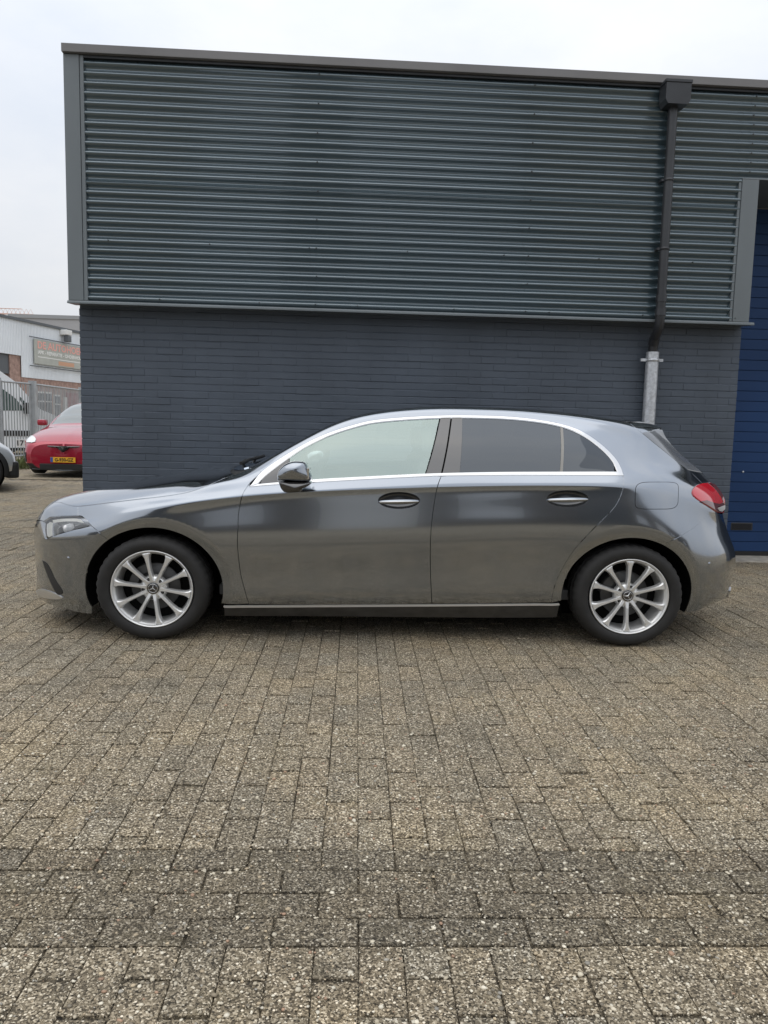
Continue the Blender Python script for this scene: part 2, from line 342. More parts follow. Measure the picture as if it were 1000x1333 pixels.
def panel(name, ij, m, parent, off=0., gap=.0022, skirt=.014, side=(-1,), join=False, flat=None, hole=None):
    """cut the closed outline ij (grid coordinates) out of the skin; returns one object per side (or one joined)"""
    poly = dens(list(map(tuple, ij)))
    a2 = np.sum(poly[:, 0]*np.roll(poly[:, 1], -1)-np.roll(poly[:, 0], -1)*poly[:, 1])
    if a2 < 0: poly = poly[::-1]
    if gap:
        P3 = bil(BG, poly); N3 = bil(BN, poly); T = np.roll(P3, -1, 0)-np.roll(P3, 1, 0); T /= np.linalg.norm(T, axis=1, keepdims=True)+1e-9
        I3 = np.cross(N3, T)*gap; U = bil(BDU, poly); V = bil(BDV, poly)
        uu = (U*U).sum(1); vv = (V*V).sum(1); uvd = (U*V).sum(1); a = (I3*U).sum(1); b = (I3*V).sum(1); det = uu*vv-uvd**2+1e-14
        q = poly+np.stack([(a*vv-b*uvd)/det, (b*uu-a*uvd)/det], 1)
        if join:
            top = poly[:, 1] >= NJ-1-1e-3; q[top, 1] = NJ-1
        for lim, ax in ((0, 0), (NI-1, 0), (0, 1)):
            e = np.abs(poly[:, ax]-lim) < 1e-3; q[e, ax] = lim
        poly = np.clip(q, 0, [NI-1, NJ-1])
    polys = [poly]
    if hole is not None:
        hp = dens(list(map(tuple, hole)), .5); j0 = float(round(hp[:, 1].mean()))
        if np.sum(hp[:, 0]*np.roll(hp[:, 1], -1)-np.roll(hp[:, 0], -1)*hp[:, 1]) < 0: hp = hp[::-1]
        def half(P, sg):
            out = []
            for a, b in zip(P, np.roll(P, -1, 0)):
                da, db = sg*(a[1]-j0), sg*(b[1]-j0)
                if da > 0: out.append(tuple(a))
                if da*db < 0: t = da/(da-db); out.append((a[0]+(b[0]-a[0])*t, j0))
            return out
        polys = []
        for sg in (1, -1):
            o = half(poly, sg); h = half(hp, sg)
            def roll_to(L, cond):                        # start after the cut on the j0 line
                for k in range(len(L)):
                    if L[k][1] == j0 and L[k-1][1] == j0 and cond(L[k], L[k-1]): return L[k:]+L[:k]
                return L
            o = roll_to(o, lambda a, b: True); h = roll_to(h, lambda a, b: True)
            polys.append(np.array(o+h[::-1]))
    lo = np.floor(poly.min(0)).astype(int); hi = np.minimum(np.ceil(poly.max(0)).astype(int), [NI-1, NJ-1])
    vid = {}; vs = []; fs = []
    def V_(p):
        k = (round(p[0], 4), round(p[1], 4))
        if k not in vid: vid[k] = len(vs); vs.append(k)
        return vid[k]
    ii, jj = np.meshgrid(np.arange(lo[0], hi[0]), np.arange(lo[1], hi[1]), indexing='ij'); C = np.stack([ii.ravel(), jj.ravel()], 1)
    for poly in polys:
        bnd = set(); nx = np.roll(poly, -1, 0)
        for t in np.linspace(0, 1, 24, False):
            q = poly+(nx-poly)*t
            for e0 in (-1e-6, 1e-6):
                for e1 in (-1e-6, 1e-6): bnd.update(map(tuple, np.floor(q+[e0, e1]).astype(int)))
        ins = inpoly(C+.5, poly); pl = [tuple(p) for p in poly]
        for (i, j), inside in zip(map(tuple, C), ins):
            if (i, j) in bnd:
                c = clip_rect(pl, i, i+1, j, j+1)
                if len(c) >= 3:
                    f = [V_(p) for p in c]; f = list(dict.fromkeys(f))
                    if len(f) >= 3: fs.append(f)
            elif inside: fs.append([V_((i, j)), V_((i+1, j)), V_((i+1, j+1)), V_((i, j+1))])
    ij = np.array(vs, float); P = bil(BG, ij); N = bil(BN, ij); N /= np.linalg.norm(N, axis=1, keepdims=True); P = P+N*off
    if flat is not None: P[:, 1] = flat
    cnt = {}
    for f in fs:
        for k in range(len(f)): e = (f[k-1], f[k]); cnt[e] = cnt.get(e, 0)+1
    n0 = len(P); AV = [P]; AN = [N]; AF = [list(f) for f in fs]
    if skirt:
        ed = [e for e in cnt if (e[1], e[0]) not in cnt]
        if join: ed = [e for e in ed if not (ij[e[0], 1] > NJ-1-1e-3 and ij[e[1], 1] > NJ-1-1e-3)]
        o = n0; sv = []; sn = []; mp_ = {}
        for e in ed:
            for v in e:
                if v not in mp_: mp_[v] = o+len(sv); sv += [P[v], P[v]-N[v]*skirt]; sn += [N[v]*.3, N[v]*.3]
            a, b = mp_[e[0]], mp_[e[1]]; AF.append([b, a, a+1, b+1])
        if sv: AV.append(np.array(sv)); AN.append(np.array(sn))
    AV = np.concatenate(AV); AN = np.concatenate(AN); out = []
    def mk(V, F, Nn, nsk):
        me = bpy.data.meshes.new(name); me.from_pydata(V.tolist(), [], F); me.materials.append(m)
        me.polygons.foreach_set('use_smooth', [True]*len(me.polygons)); me.update()
        nn = Nn/(np.linalg.norm(Nn, axis=1, keepdims=True)+1e-9)
        me.normals_split_custom_set_from_vertices(nn.tolist())
        return link(name, me, parent)
    MIR = np.array([1, -1, 1.0])
    if join:
        n = len(AV); return mk(np.concatenate([AV, AV*MIR]), AF+[[v+n for v in f[::-1]] for f in AF], np.concatenate([AN, AN*MIR]), n0)
    for s in side:
        out.append(mk(AV, AF, AN, n0) if s < 0 else mk(AV*MIR, [f[::-1] for f in AF], AN*MIR, n0))
    return out
# ------------------------------------------------------------------ car materials
M = {}
M['paint'] = mat('grey_metallic_paint', (.30, .325, .36), .14, 1.0, 1.0, .02)
def flakes(m):
    g = nd(m, 'ShaderNodeTexCoord'); v = nd(m, 'ShaderNodeTexNoise'); v.inputs['Scale'].default_value = 900; lk(m, g.outputs['Object'], v.inputs['Vector'])
    r = nd(m, 'ShaderNodeMapRange'); r.inputs['To Min'].default_value = .09; r.inputs['To Max'].default_value = .17
    lk(m, v.outputs['Fac'], r.inputs['Value']); lk(m, r.outputs['Result'], P_(m).inputs['Roughness'])
    # road dust, heavier towards the sills
    s = nd(m, 'ShaderNodeSeparateXYZ'); lk(m, g.outputs['Object'], s.inputs[0])
    h = nd(m, 'ShaderNodeMapRange'); h.inputs['From Min'].default_value = .42; h.inputs['From Max'].default_value = .12; lk(m, s.outputs['Z'], h.inputs['Value'])
    n = nd(m, 'ShaderNodeTexNoise'); n.inputs['Scale'].default_value = 9; n.inputs['Detail'].default_value = 8; lk(m, g.outputs['Object'], n.inputs['Vector'])
    mu = nd(m, 'ShaderNodeMath', operation='MULTIPLY'); lk(m, h.outputs['Result'], mu.inputs[0]); lk(m, n.outputs['Fac'], mu.inputs[1])
    cl = nd(m, 'ShaderNodeMath', operation='MULTIPLY'); cl.inputs[1].default_value = .14; cl.use_clamp = True; lk(m, mu.outputs[0], cl.inputs[0])
    mx_ = nd(m, 'ShaderNodeMixShader'); d = nd(m, 'ShaderNodeBsdfDiffuse'); d.inputs['Color'].default_value = (.11, .10, .085, 1)
    lk(m, cl.outputs[0], mx_.inputs[0]); lk(m, P_(m).outputs[0], mx_.inputs[1]); lk(m, d.outputs[0], mx_.inputs[2])
    lk(m, mx_.outputs[0], m.node_tree.nodes['Material Output'].inputs['Surface'])
flakes(M['paint'])
M['black'] = mat('black_plastic', (.012, .012, .012), .55)
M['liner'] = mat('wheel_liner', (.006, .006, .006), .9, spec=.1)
M['gloss_black'] = mat('gloss_black_trim', (.012, .011, .011), .08, 0, 1, .02, spec=.9)
M['chrome'] = mat('polished_trim', (.62, .62, .62), .10, 1.0)
M['rubber'] = noisy(mat('tyre_rubber', (.015, .0145, .014), .75), 20, .25)
M['tread'] = noisy(mat('tyre_tread_worn', (.045, .042, .038), .85), 30, .35)
M['alloy'] = mat('alloy_silver', (.74, .74, .73), .30, .6, .5, .1)
M['alloy_dark'] = mat('brake_steel', (.10, .10, .10), .5, .8)
M['bright'] = mat('satin_bright_trim', (.80, .80, .79), .38, .45)
M['fin'] = mat('rear_fin_sky_tone', (.16, .17, .185), .2, .2, 1, .03)  # grey base paints the sky's reflection onto gloss black trim
M['sill'] = noisy(mat('sill_shade_grey', (.045, .044, .042), .55, 0, .15, .2), 14, .3)  # dark base holds the shade of the downward-facing sill
M['cup'] = mat('handle_cup_grey', (.05, .052, .055), .22, .4, 1, .03)
M['divider'] = mat('divider_trim', (.24, .23, .21), .4, .3)
M['cabin'] = mat('cabin_trim', (.07, .07, .07), .7)
M['seat'] = mat('seat_fabric', (.22, .22, .215), .8)
def glass(name, tint, refl, rcol, rough=.0):
    m = bpy.data.materials.new(name); m.use_nodes = True; m.node_tree.nodes.clear()
    o = nd(m, 'ShaderNodeOutputMaterial'); t = nd(m, 'ShaderNodeBsdfTransparent'); t.inputs['Color'].default_value = (*tint, 1)
    g = nd(m, 'ShaderNodeBsdfGlossy'); g.inputs['Color'].default_value = (*rcol, 1); g.inputs['Roughness'].default_value = rough
    lw = nd(m, 'ShaderNodeFresnel'); lw.inputs['IOR'].default_value = 1.5
    a = nd(m, 'ShaderNodeMath', operation='ADD'); a.inputs[1].default_value = refl; a.use_clamp = True; lk(m, lw.outputs[0], a.inputs[0])
    x = nd(m, 'ShaderNodeMixShader'); lk(m, a.outputs[0], x.inputs[0]); lk(m, t.outputs[0], x.inputs[1]); lk(m, g.outputs[0], x.inputs[2]); lk(m, x.outputs[0], o.inputs[0])
    return m
M['glass_green'] = glass('green_coated_glass', (.80, .88, .84), .24, (.76, .90, .86))
M['glass_dark'] = glass('privacy_glass', (.05, .055, .06), .055, (.85, .92, 1))
M['lens'] = glass('clear_lens', (.95, .96, .97), .04, (1, 1, 1))
M['lens_red'] = mat('red_lens', (.55, .008, .02), .06, 0, 1, .02)
M['lens_dark_red'] = mat('dark_red_lens', (.09, .002, .006), .06, 0, 1, .02)
M['lens_white'] = mat('white_lens', (.75, .75, .74), .1, 0, 1, .02)

car = empty('parked_car', tuple(CAR_O), CAR_TH)
tag(car, 'grey five-door hatchback parked side-on in front of the dark brick wall', 'car')
iA, iF, iG, iI, iJ, iL = (VI[k] for k in 'AFGIJL'); JM = NJ-1; IM = NI-1
def rel(o, *kids):
    for k in kids: k.parent = o
    return o
# --- shared outlines, traced in the photograph
hood_gap = cr([(79.4,654),(87.8,657.2),(101,659.2),(128,656.3),(155,653),(180,650),(215,646),(244,641),(269.6,632.5),(292,622.5)])
fd_gap = cr([(340.4,615.2),(330,624),(322.8,632.5),(315.6,645),(311,665.6),(309.7,685),(309.4,712),(312.8,744),(318,766),(324,786)])
b_gap = cr([(574.2,620),(569,636),(564,666),(560.8,699),(560.6,744),(562.4,786)])
rd_gap = cr([(811.5,619.4),(811.5,634),(806,650),(797.6,663),(776,685),(749,714),(732.8,738.7),(722,763),(717.5,786)])
dlo = cr([(325,633.5),(340.4,615.2),(366,596.8),(398,577.6),(430,563),(462,552.8),(488,547),(532,543),(587,540.8),(652,541.9),(700,546.6),(736,553.8),(760,563.4),(784,580),(800.8,596.8),(808,608.8),(811.6,619.2)])
belt = cr([(325,633.8),(360,631),(404,628.4),(480,624),(554,620.3),(574,619.6),(640,618.8),(700,618.6),(811.6,619.2)])
hatch_gap = cr([(811,544.2),(836,563.8),(852,577),(870,591.5),(884,603),(895,611),(905,620),(914,629)])
rb_gap = cr([(925,662),(918,673),(904,686.5),(884,699),(868,706.5)])
lamp_out = cr([(914,629),(906,632),(902,636),(900.6,640),(902,645),(906,649),(914,655),(925,662)])
def arch_ij(k, a0, a1, n=40):
    """points on the wheel-arch edge, found on the skin by their height and length"""
    a = ARCH[k]; sub = BG[:, :VI['F']+1]; out = []
    for t in np.radians(np.linspace(a0, a1, n)):
        x, z = a['x']+a['rx']*math.cos(t), a['z']+a['rz']*math.sin(t)
        d = (sub[..., 0]-x)**2+(sub[..., 2]-z)**2; i, j = np.unravel_index(np.argmin(d), d.shape)
        q = np.array([i, j], float)
        for _ in range(5):
            p = bil(BG, q)[0]; du = bil(BDU, q)[0]; dv = bil(BDV, q)[0]
            Mx = np.array([[du[0], dv[0]], [du[2], dv[2]]])
            q = np.clip(q+np.clip(np.linalg.solve(Mx, [x-p[0], z-p[2]]), -1.5, 1.5), 0, [IM, VI['F']])
        out.append(tuple(q))
    return out
af = arch_ij(0, -22, 202, 56); ar = arch_ij(1, -22, 202, 56)          # from behind the wheel, over the top, to its front
def nearest(seq, q): return int(np.argmin([np.hypot((p[0]-q[0]), (p[1]-q[1])) for p in seq]))
fb = [(119,684.2),(126,690.5),(133.4,697),(139.8,702.2)]
kf = nearest(af, uv(139.8,702.2)); kr = nearest(ar, uv(869,706))
sillj = uv(500,789)[1]
paint = M['paint']
BOTH = (-1, 1)
# fender
fender = UVs(hood_gap[12:])+UVs([(331.6,607.5)])+UVs(fd_gap)+UVs([(300,787)])
k0 = next(k for k, q in enumerate(af) if q[1] > uv(291,786)[1])
fender += af[k0:kf+1]+UVs(fb[::-1])+UVs([(113,676.5),(106,671.5),(101.4,670.5)])
panel('front_wing', fender, paint, car, side=BOTH, gap=.0028)
# bumper: lower and upper piece
k1 = next(k for k in range(len(af)-1, 0, -1) if af[k][1] > .8)
hl_bot = cr([(119,684.2),(107,687.4),(95,690),(83,693.4),(73,696.5),(66.2,699),(60,701.5),(57.5,698)])
hl_top = cr([(57,679),(65,673.4),(83,671.4),(98,671),(106,671.8),(112,676),(119,684.2)])
hl_front = cr([(57.5,698),(56,690),(57,679)])
bump = UVs(fb)+af[kf:k1+1]+[(af[k1][0]-1, 0.), (0., 0.)]+[(0., uv(49,676.5)[1])]+UVs([(52,677.5),(57,679)])+UVs(hl_front[::-1])+UVs(hl_bot[::-1])
panel('front_bumper', bump, paint, car, side=BOTH)
ub = UVs(hl_top[:14][::-1])
nosepiece = [(0., uv(49,676.5)[1]+.6), (0., VI['H']+4.)]+UVs(hood_gap[:13])+UVs([(101.4,670.5)])+UVs([(98,671),(83,671.4),(65,673.4),(57,679),(52,677.5)])
panel('nose_panel', nosepiece, paint, car, side=BOTH)
# hood
ucowl = [(uv(292,622.5)[0], uv(292,622.5)[1]), (np.interp(.46, BG[:, VI['I'], 0], range(NI)), VI['I']), (np.interp(.40, BG[:, iJ, 0], range(NI)), iJ), (np.interp(.34, BG[:, VI['K'], 0], range(NI)), VI['K']), (np.interp(.32, BG[:, JM, 0], range(NI)), JM)]
hood = [(0., VI['H']+4.)]+UVs(hood_gap)+ucowl[1:]+[(0., JM)]
panel('bonnet', hood, paint, car, join=True, gap=.0035)
# doors
doors = {}
fdoor = UVs(belt[:30])+UVs(b_gap)+UVs(cr([(562.4,786),(480,787),(400,787.5),(324,786.6)]))+UVs(fd_gap[::-1][:-10])
hole_f = UVs([(519.5+27.3*math.cos(a)*(1 if math.sin(a) < 0 else 1), 651.4-11.0*math.sin(a)) for a in np.linspace(0, 2*math.pi, 36, False)])
hole_r = UVs([(738.8+27.3*math.cos(a), 649.0-10.8*math.sin(a)) for a in np.linspace(0, 2*math.pi, 36, False)])
panels_fd = panel('front_door', fdoor, paint, car, side=BOTH, hole=hole_f)
rdoor = UVs(b_gap)+UVs([(562.4,786),(640,785.6),(717.5,784.6)])+UVs(rd_gap[::-1])+UVs(belt[::-1][:18])
panels_rd = panel('rear_door', rdoor, paint, car, side=BOTH, hole=hole_r)
# sill and its bright strip
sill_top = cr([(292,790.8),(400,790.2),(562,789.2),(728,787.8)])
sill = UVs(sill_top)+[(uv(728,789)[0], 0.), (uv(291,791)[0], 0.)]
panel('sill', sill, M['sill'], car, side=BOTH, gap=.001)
strip = UVs(cr([(291,788.9),(400,788.3),(562,787.3),(728.5,785.9)]))+UVs(sill_top[::-1])
panel('sill_strip', strip, M['bright'], car, off=.003, gap=.0006, skirt=.01, side=BOTH)
# roof, pillars and rear quarter in one pressing
def vx(x, j): return (float(np.interp(x, BG[:, j, 0], range(NI))), float(j))
jw = iJ+2
ws_side = [(float(i), jw+0.) for i in np.linspace(vx(.50, jw)[0], vx(1.06, jw)[0], 14)]
roof_front = [vx(1.06, jw), vx(1.085, iJ+5), vx(1.11, VI['K']), vx(1.125, JM-4), vx(1.13, JM)]
kk = len(ar)-1-next(k for k in range(len(ar)) if ar[len(ar)-1-k][1] > uv(729,786)[1])
shell = UVs([(336,611.5)])+ws_side+roof_front[1:]+[(uv(811,544.2)[0]-2, JM), (uv(811,544.2)[0]-1, VI['K'])]+UVs(hatch_gap)+UVs(lamp_out)+UVs(rb_gap)+ar[kr:kk+1]+UVs([(717.5,785)])+UVs(rd_gap[::-1])+UVs(dlo[::-1][:-6])
body = panel('body_shell', shell, paint, car, join=True)
# tail
k2 = next(k for k, q in enumerate(ar) if q[1] > .8)
rbump = UVs(rb_gap[::-1])+UVs([(930,665.5),(935,667.8),(940,668.6)])+[(IM, uv(941,668.8)[1])]+[(IM, 0.), (ar[k2][0]+1, 0.)]+ar[k2:kr+1]
panel('rear_bumper', rbump, paint, car, side=BOTH)
lamp = lamp_out+[(930,664.8),(935,667.4),(940,668)]
lamp_ij = UVs(lamp)+[(IM, uv(941,668)[1]), (IM, VI['G']+3.)]+UVs([(934,633.5),(924,628.6)])
panel('tail_lamp', lamp_ij, M['lens_red'], car, off=.006, gap=.003, skirt=.02, side=BOTH)
spo = [(uv(811,544.2)[0]-1.2, VI['K'])]+UVs(hatch_gap[:7])+UVs([(848,561),(861,557.8)])+[(IM, VI['K']+1), (IM, JM), (uv(811,544.2)[0]-2, JM)]
panel('roof_spoiler', spo, paint, car, join=True)
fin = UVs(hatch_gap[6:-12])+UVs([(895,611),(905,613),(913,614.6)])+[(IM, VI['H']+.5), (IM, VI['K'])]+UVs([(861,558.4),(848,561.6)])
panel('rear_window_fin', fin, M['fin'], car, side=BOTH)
tg = UVs([(895,611.6),(905,613.6),(913,615.2)])+[(IM, VI['H']), (IM, VI['G']+3.)]+UVs([(934,633),(924,628),(914,629),(905,620)])
panel('tailgate_corner', tg, paint, car, side=BOTH)
# glass, pillar trims, bright window surround
din = cr([(336,630),(345.2,619.6),(369.2,601.1),(397.3,582.3),(429.3,567.2),(461.6,556.7),(488,550.6),(532,546.5),(587,544.2),(652,545.4),(700,549.9),(733,556.6),(758,566.6),(780.6,582.6),(796.4,599),(804,614.4)])
bin_ = cr([(336,630.4),(404,624.6),(480,620.3),(554,616.8),(640,614.8),(720,614.4),(804,614.4)])
def between(c, x0, x1): return [p for p in c if x0 < p[0] < x1]
def at_x(c, x):
    c = sorted(c); return (x, float(np.interp(x, [p[0] for p in c], [p[1] for p in c])))
def win(xb0, xb1, xt0, xt1):
    return UVs([at_x(bin_, xb0)]+between(bin_, xb0, xb1)+[at_x(bin_, xb1), at_x(din, xt1)]+between(din, xt0, xt1)[::-1]+([at_x(din, xt0)] if abs(xt0-xb0) > 1 or xt0 > 400 else []))
g1 = UVs([at_x(bin_, 377)]+between(bin_, 377, 553)+[at_x(bin_, 553), at_x(din, 572)]+between(din, 377, 572)[::-1]+[at_x(din, 377)])
panel('front_window', g1, M['glass_green'], car, off=-.004, gap=.0, skirt=0, side=BOTH)
sail = UVs([(339,629)]+between(bin_, 341, 376)+[at_x(bin_, 376), at_x(din, 376)]+between(din, 341, 376)[::-1])
panel('mirror_sail_trim', sail, M['gloss_black'], car, off=-.002, gap=.001, skirt=.01, side=BOTH)
bp1 = UVs([at_x(bin_, 554.5), at_x(bin_, 574.2), at_x(dlo, 587.4), at_x(din, 573.5)])
panel('pillar_trim', bp1, M['gloss_black'], car, off=.001, gap=.001, skirt=.012, side=BOTH)
bp2 = UVs([at_x(bin_, 576), at_x(bin_, 598.5), at_x(din, 602), at_x(dlo, 589)])
panel('pillar_trim', bp2, M['gloss_black'], car, off=.001, gap=.001, skirt=.012, side=BOTH)
g2 = UVs([at_x(bin_, 598.5)]+between(bin_, 598.5, 729)+[at_x(bin_, 729), at_x(din, 729.5)]+between(din, 602, 729.5)[::-1]+[at_x(din, 602)])
panel('rear_window', g2, M['glass_dark'], car, off=-.003, gap=.0, skirt=0, side=BOTH)
bar = UVs([at_x(bin_, 729), at_x(bin_, 732.6), at_x(din, 733), at_x(din, 729.5)])
panel('window_divider', bar, M['divider'], car, off=.001, gap=.0002, skirt=.01, side=BOTH)
g3 = UVs([at_x(bin_, 732.6)]+between(bin_, 733, 800)+[at_x(bin_, 800)]+between(din, 733, 800)[::-1]+[at_x(din, 733)])
panel('quarter_window', g3, M['glass_dark'], car, off=-.003, gap=.0, skirt=0, side=BOTH)
ring_o = dlo; ring_i = [(347,627.6)]+din[1:]
ch1 = UVs(dlo)+UVs(din[::-1])
panel('window_surround', ch1, M['chrome'], car, off=.004, gap=.0022, skirt=.012, side=BOTH)
ch2 = UVs(belt)+UVs([(806,613.8)])+UVs(bin_[::-1])
panel('window_sill_trim', ch2, M['chrome'], car, off=.005, gap=.0008, skirt=.012, side=BOTH)
# windscreen
wsc = [vx(.335, JM), vx(.36, VI['K']), vx(.42, iJ+4), vx(.47, jw+.0 if False else jw)]+[(q[0], q[1]) for q in ws_side]+roof_front[1:]
panel('windscreen', wsc, M['glass_dark'], car, join=True, off=-.002, skirt=.01)
# fuel flap seam, handles: see below
# black strips added behind every seam: stop light and paint the gaps dark
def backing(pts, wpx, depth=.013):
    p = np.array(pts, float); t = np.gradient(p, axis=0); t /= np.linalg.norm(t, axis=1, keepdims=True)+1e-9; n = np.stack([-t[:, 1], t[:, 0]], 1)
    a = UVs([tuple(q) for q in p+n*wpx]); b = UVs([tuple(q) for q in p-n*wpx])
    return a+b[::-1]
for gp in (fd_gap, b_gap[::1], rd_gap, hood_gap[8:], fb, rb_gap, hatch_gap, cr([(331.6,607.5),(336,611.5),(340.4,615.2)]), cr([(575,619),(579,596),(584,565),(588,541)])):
    panel('seam_backing', backing(gp, 2.6), M['liner'], car, off=-.012, gap=0, skirt=0, side=BOTH)
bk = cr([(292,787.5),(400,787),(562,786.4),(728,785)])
panel('seam_backing', backing(bk, 3.), M['liner'], car, off=-.010, gap=0, skirt=0, side=BOTH)
panel('seam_backing', backing(dlo, 3.), M['liner'], car, off=-.006, gap=0, skirt=0, side=BOTH)
panel('seam_backing', backing(belt, 4.), M['liner'], car, off=-.014, gap=0, skirt=0, side=BOTH)
# ------------------------------------------------------------------ car details
MIRR = np.array([1, -1, 1.0])
def surf(px, py, off=0.):
    q = uv(px, py); n = bil(BN, q)[0]; return bil(BG, q)[0]+n*off, n
def both(fn):
    for s in (1, -1): fn(s)
# door handles: dished cup with a bowed bar
def handle(hole, cx, cy, door_objs):
    hp = np.array(hole); P = bil(BG, hp); N = bil(BN, hp); c = P.mean(0); n = N.mean(0); n /= np.linalg.norm(n)
    for s, dobj in zip((1, -1), door_objs):
        f = np.array([1, s, 1.0]); mb = MB(); vs = []; fs = []; K = len(P)
        prof = [(1.0, 0.), (1.0, -.004), (.97, -.012), (.88, -.022), (.65, -.030), (.3, -.033)]
        for k, d in prof: vs += [((c+(p-c)*k)+n*d)*f for p in P]
        for r in range(len(prof)-1):
            for q in range(K): fs.append((r*K+q, r*K+(q+1) % K, (r+1)*K+(q+1) % K, (r+1)*K+q))
        fs.append(tuple(range((len(prof)-1)*K, len(prof)*K))); mb.add(vs, fs, True)
        cup = mb.build('handle_cup', M['cup'], dobj)
        a, na = surf(cx-27, cy+2.2); b, nb = surf(cx+26.5, cy+1.2); vs = []; fs = []; m = 18
        for k in range(m+1):
            t = k/m; e = math.sin(math.pi*t)**.5 if 0 < t < 1 else 0.
            p = a+(b-a)*t+n*(.002+.024*e); h = .006+.0085*e; d = .004+.009*e
            for an in np.linspace(0, 2*math.pi, 12, False):
                vs.append((p+np.array([0, 0, 1])*h*math.sin(an)*(1 if abs(math.sin(an)) < .99 else .92)+n*d*math.cos(an))*f)
        for k in range(m):
            for q in range(12): fs.append((k*12+q, k*12+(q+1) % 12, (k+1)*12+(q+1) % 12, (k+1)*12+q))
        fs += [tuple(range(12)), tuple(range(m*12, m*12+12))]
        hb = MB().add(vs, fs, True).build('handle', M['paint'], dobj)
        pts = [(a+(b-a)*t+n*(.0165*1+.024*(math.sin(math.pi*t)**.5))*1.0+np.array([0, 0, .001]))*f for t in np.linspace(.03, .97, 20)]
        MB().tube(pts, [.0022+.0022*math.sin(math.pi*t) for t in np.linspace(.03, .97, 20)], 8).build('handle_strip', M['chrome'], dobj)
handle(hole_f, 519.5, 651.4, panels_fd); handle(hole_r, 738.8, 649., panels_rd)
# fuel flap with its seam
fl = []
for k in range(40):
    a = 2*math.pi*k/40; cx, sx = math.cos(a), math.sin(a); e = .38
    fl.append((855+28*abs(cx)**e*(1 if cx > 0 else -1)+2*sx, 645.2-17.6*abs(sx)**e*(1 if sx > 0 else -1)))
fij = UVs(fl)
flap = panel('fuel_flap', fij, paint, car, off=.0008, gap=.0012, skirt=.004)[0]
ring = [bil(BG, q)[0]+bil(BN, q)[0]*.0003 for q in fij]; ring.append(ring[0])
MB().tube(ring, .0016, 6, cap=False).build('flap_seam', M['liner'], flap)
# tail lamp zones
tl = [o for o in car.children if o.name.startswith('tail_lamp')]
for name, pts, m_ in (('lamp_lower_lens', [(911,653),(919,651.5),(928,655),(936,656),(941.5,653.5),(942.3,660),(940,666.5),(935,667),(925,661)], 'lens_dark_red'),
                      ('lamp_edge', [(921,629.6),(929,630.6),(936,639),(941,650),(940,653.5),(935,644),(928,635.5)], 'lens_dark_red'),
                      ('reversing_lamp', [(932.5,661.5),(938,659),(942,657.5),(942,662.5),(938.5,666),(935,665.5)], 'lens_white')):
    ob = panel(name, UVs(pts), M[m_], car, off=.0085 if m_ != 'lens_white' else .0105, gap=0, skirt=.003, side=BOTH)
    for o, t_ in zip(ob, tl): o.parent = t_
# head lamps: bright housing, light guide, projector, dark wedge, clear lens
hl_ij = UVs(hl_top)+UVs(hl_bot[1:])+UVs(hl_front[1:-1])
hl = panel('head_lamp', hl_ij, M['lens'], car, off=.001, gap=.0025, skirt=.0, side=BOTH)
M['reflector'] = mat('lamp_reflector', (.62, .63, .65), .22, .9)
M['guide'] = mat('light_guide', (.92, .90, .82), .25, 0, .5)
for name, pts, m_, off in (('lamp_housing', None, 'reflector', -.034), ('light_guide', [(58.5,682),(63.5,679),(66.5,680),(66,697),(61,699.5),(59,697)], 'guide', -.012),
                      ('light_guide', [(66,676.5),(83,674.2),(98,674),(104,675.5),(108,679.5),(98,677.6),(83,677.8),(67,680)], 'guide', -.012),
                      ('lamp_mask', [(92,689.8),(97,684),(104,681.5),(111,681.5),(117,684),(107,686.8)], 'black', -.010),
                      ('lamp_mask', [(69,696.5),(70,688),(76,683.5),(80,690),(78,694)], 'gloss_black', -.022)):
    ob = panel(name, UVs(pts) if pts else hl_ij, M[m_], car, off=off, gap=0. if pts else -.006, skirt=0, side=BOTH)
    for o, h in zip(ob, hl): o.parent = h
pc, pn = surf(85, 685.5, -.026)
for s, h in zip((1, -1), hl):
    f = np.array([1, s, 1.0]); vs = []
    mb = MB(); c = pc*f; mb.lathe([(.001, -.030), (.012, -.029), (.020, -.023), (.025, -.012), (.027, 0), (.03, .004), (.03, .02)], 20, 'y', (0, 0, 0))
    o = mb.build('projector_lens', M['lens_white'], h); o.location = c; o.rotation_euler = (0, 0, R_(-48) if s > 0 else R_(180+48))
# front intake, lip, sensors
panel('air_intake', UVs(cr([(55.5,729.5),(61,733),(66,741),(72,754),(82,770.5),(75,773.5),(66,757.5),(60,743),(55.5,729.5)], 4)[:-1]), M['black'], car, off=.0025, gap=0, skirt=.004, side=BOTH)
M['satin'] = mat('satin_silver_trim', (.72, .72, .72), .3, .9)
panel('bumper_blade', UVs(cr([(48,769),(53,766.8),(62,768.6),(74,773),(82,778),(73,779.6),(58,777.4),(50,774)], 4)), M['satin'], car, off=.006, gap=0, skirt=.010, side=BOTH)
for px_, py_ in ((89, 727), (923.5, 734)):
    p, n = surf(px_, py_)
    for s in (1, -1):
        f = np.array([1, s, 1.0]); q = Vector(n*f).to_track_quat('Z', 'Y'); mb = MB().lathe([(.0001, .0022), (.009, .002), (.0115, 0)], 16, 'z')
        o = mb.build('parking_sensor', M['paint'], car); o.location = Vector((p)*f); o.rotation_mode = 'QUATERNION'; o.rotation_quaternion = q
panel('exhaust_trim', UVs([(946.3,776.5),(949.5,769),(951.5,764),(952.6,766),(951.3,771.5),(948.2,777)]), M['chrome'], car, off=.006, gap=0, skirt=.008, side=BOTH)
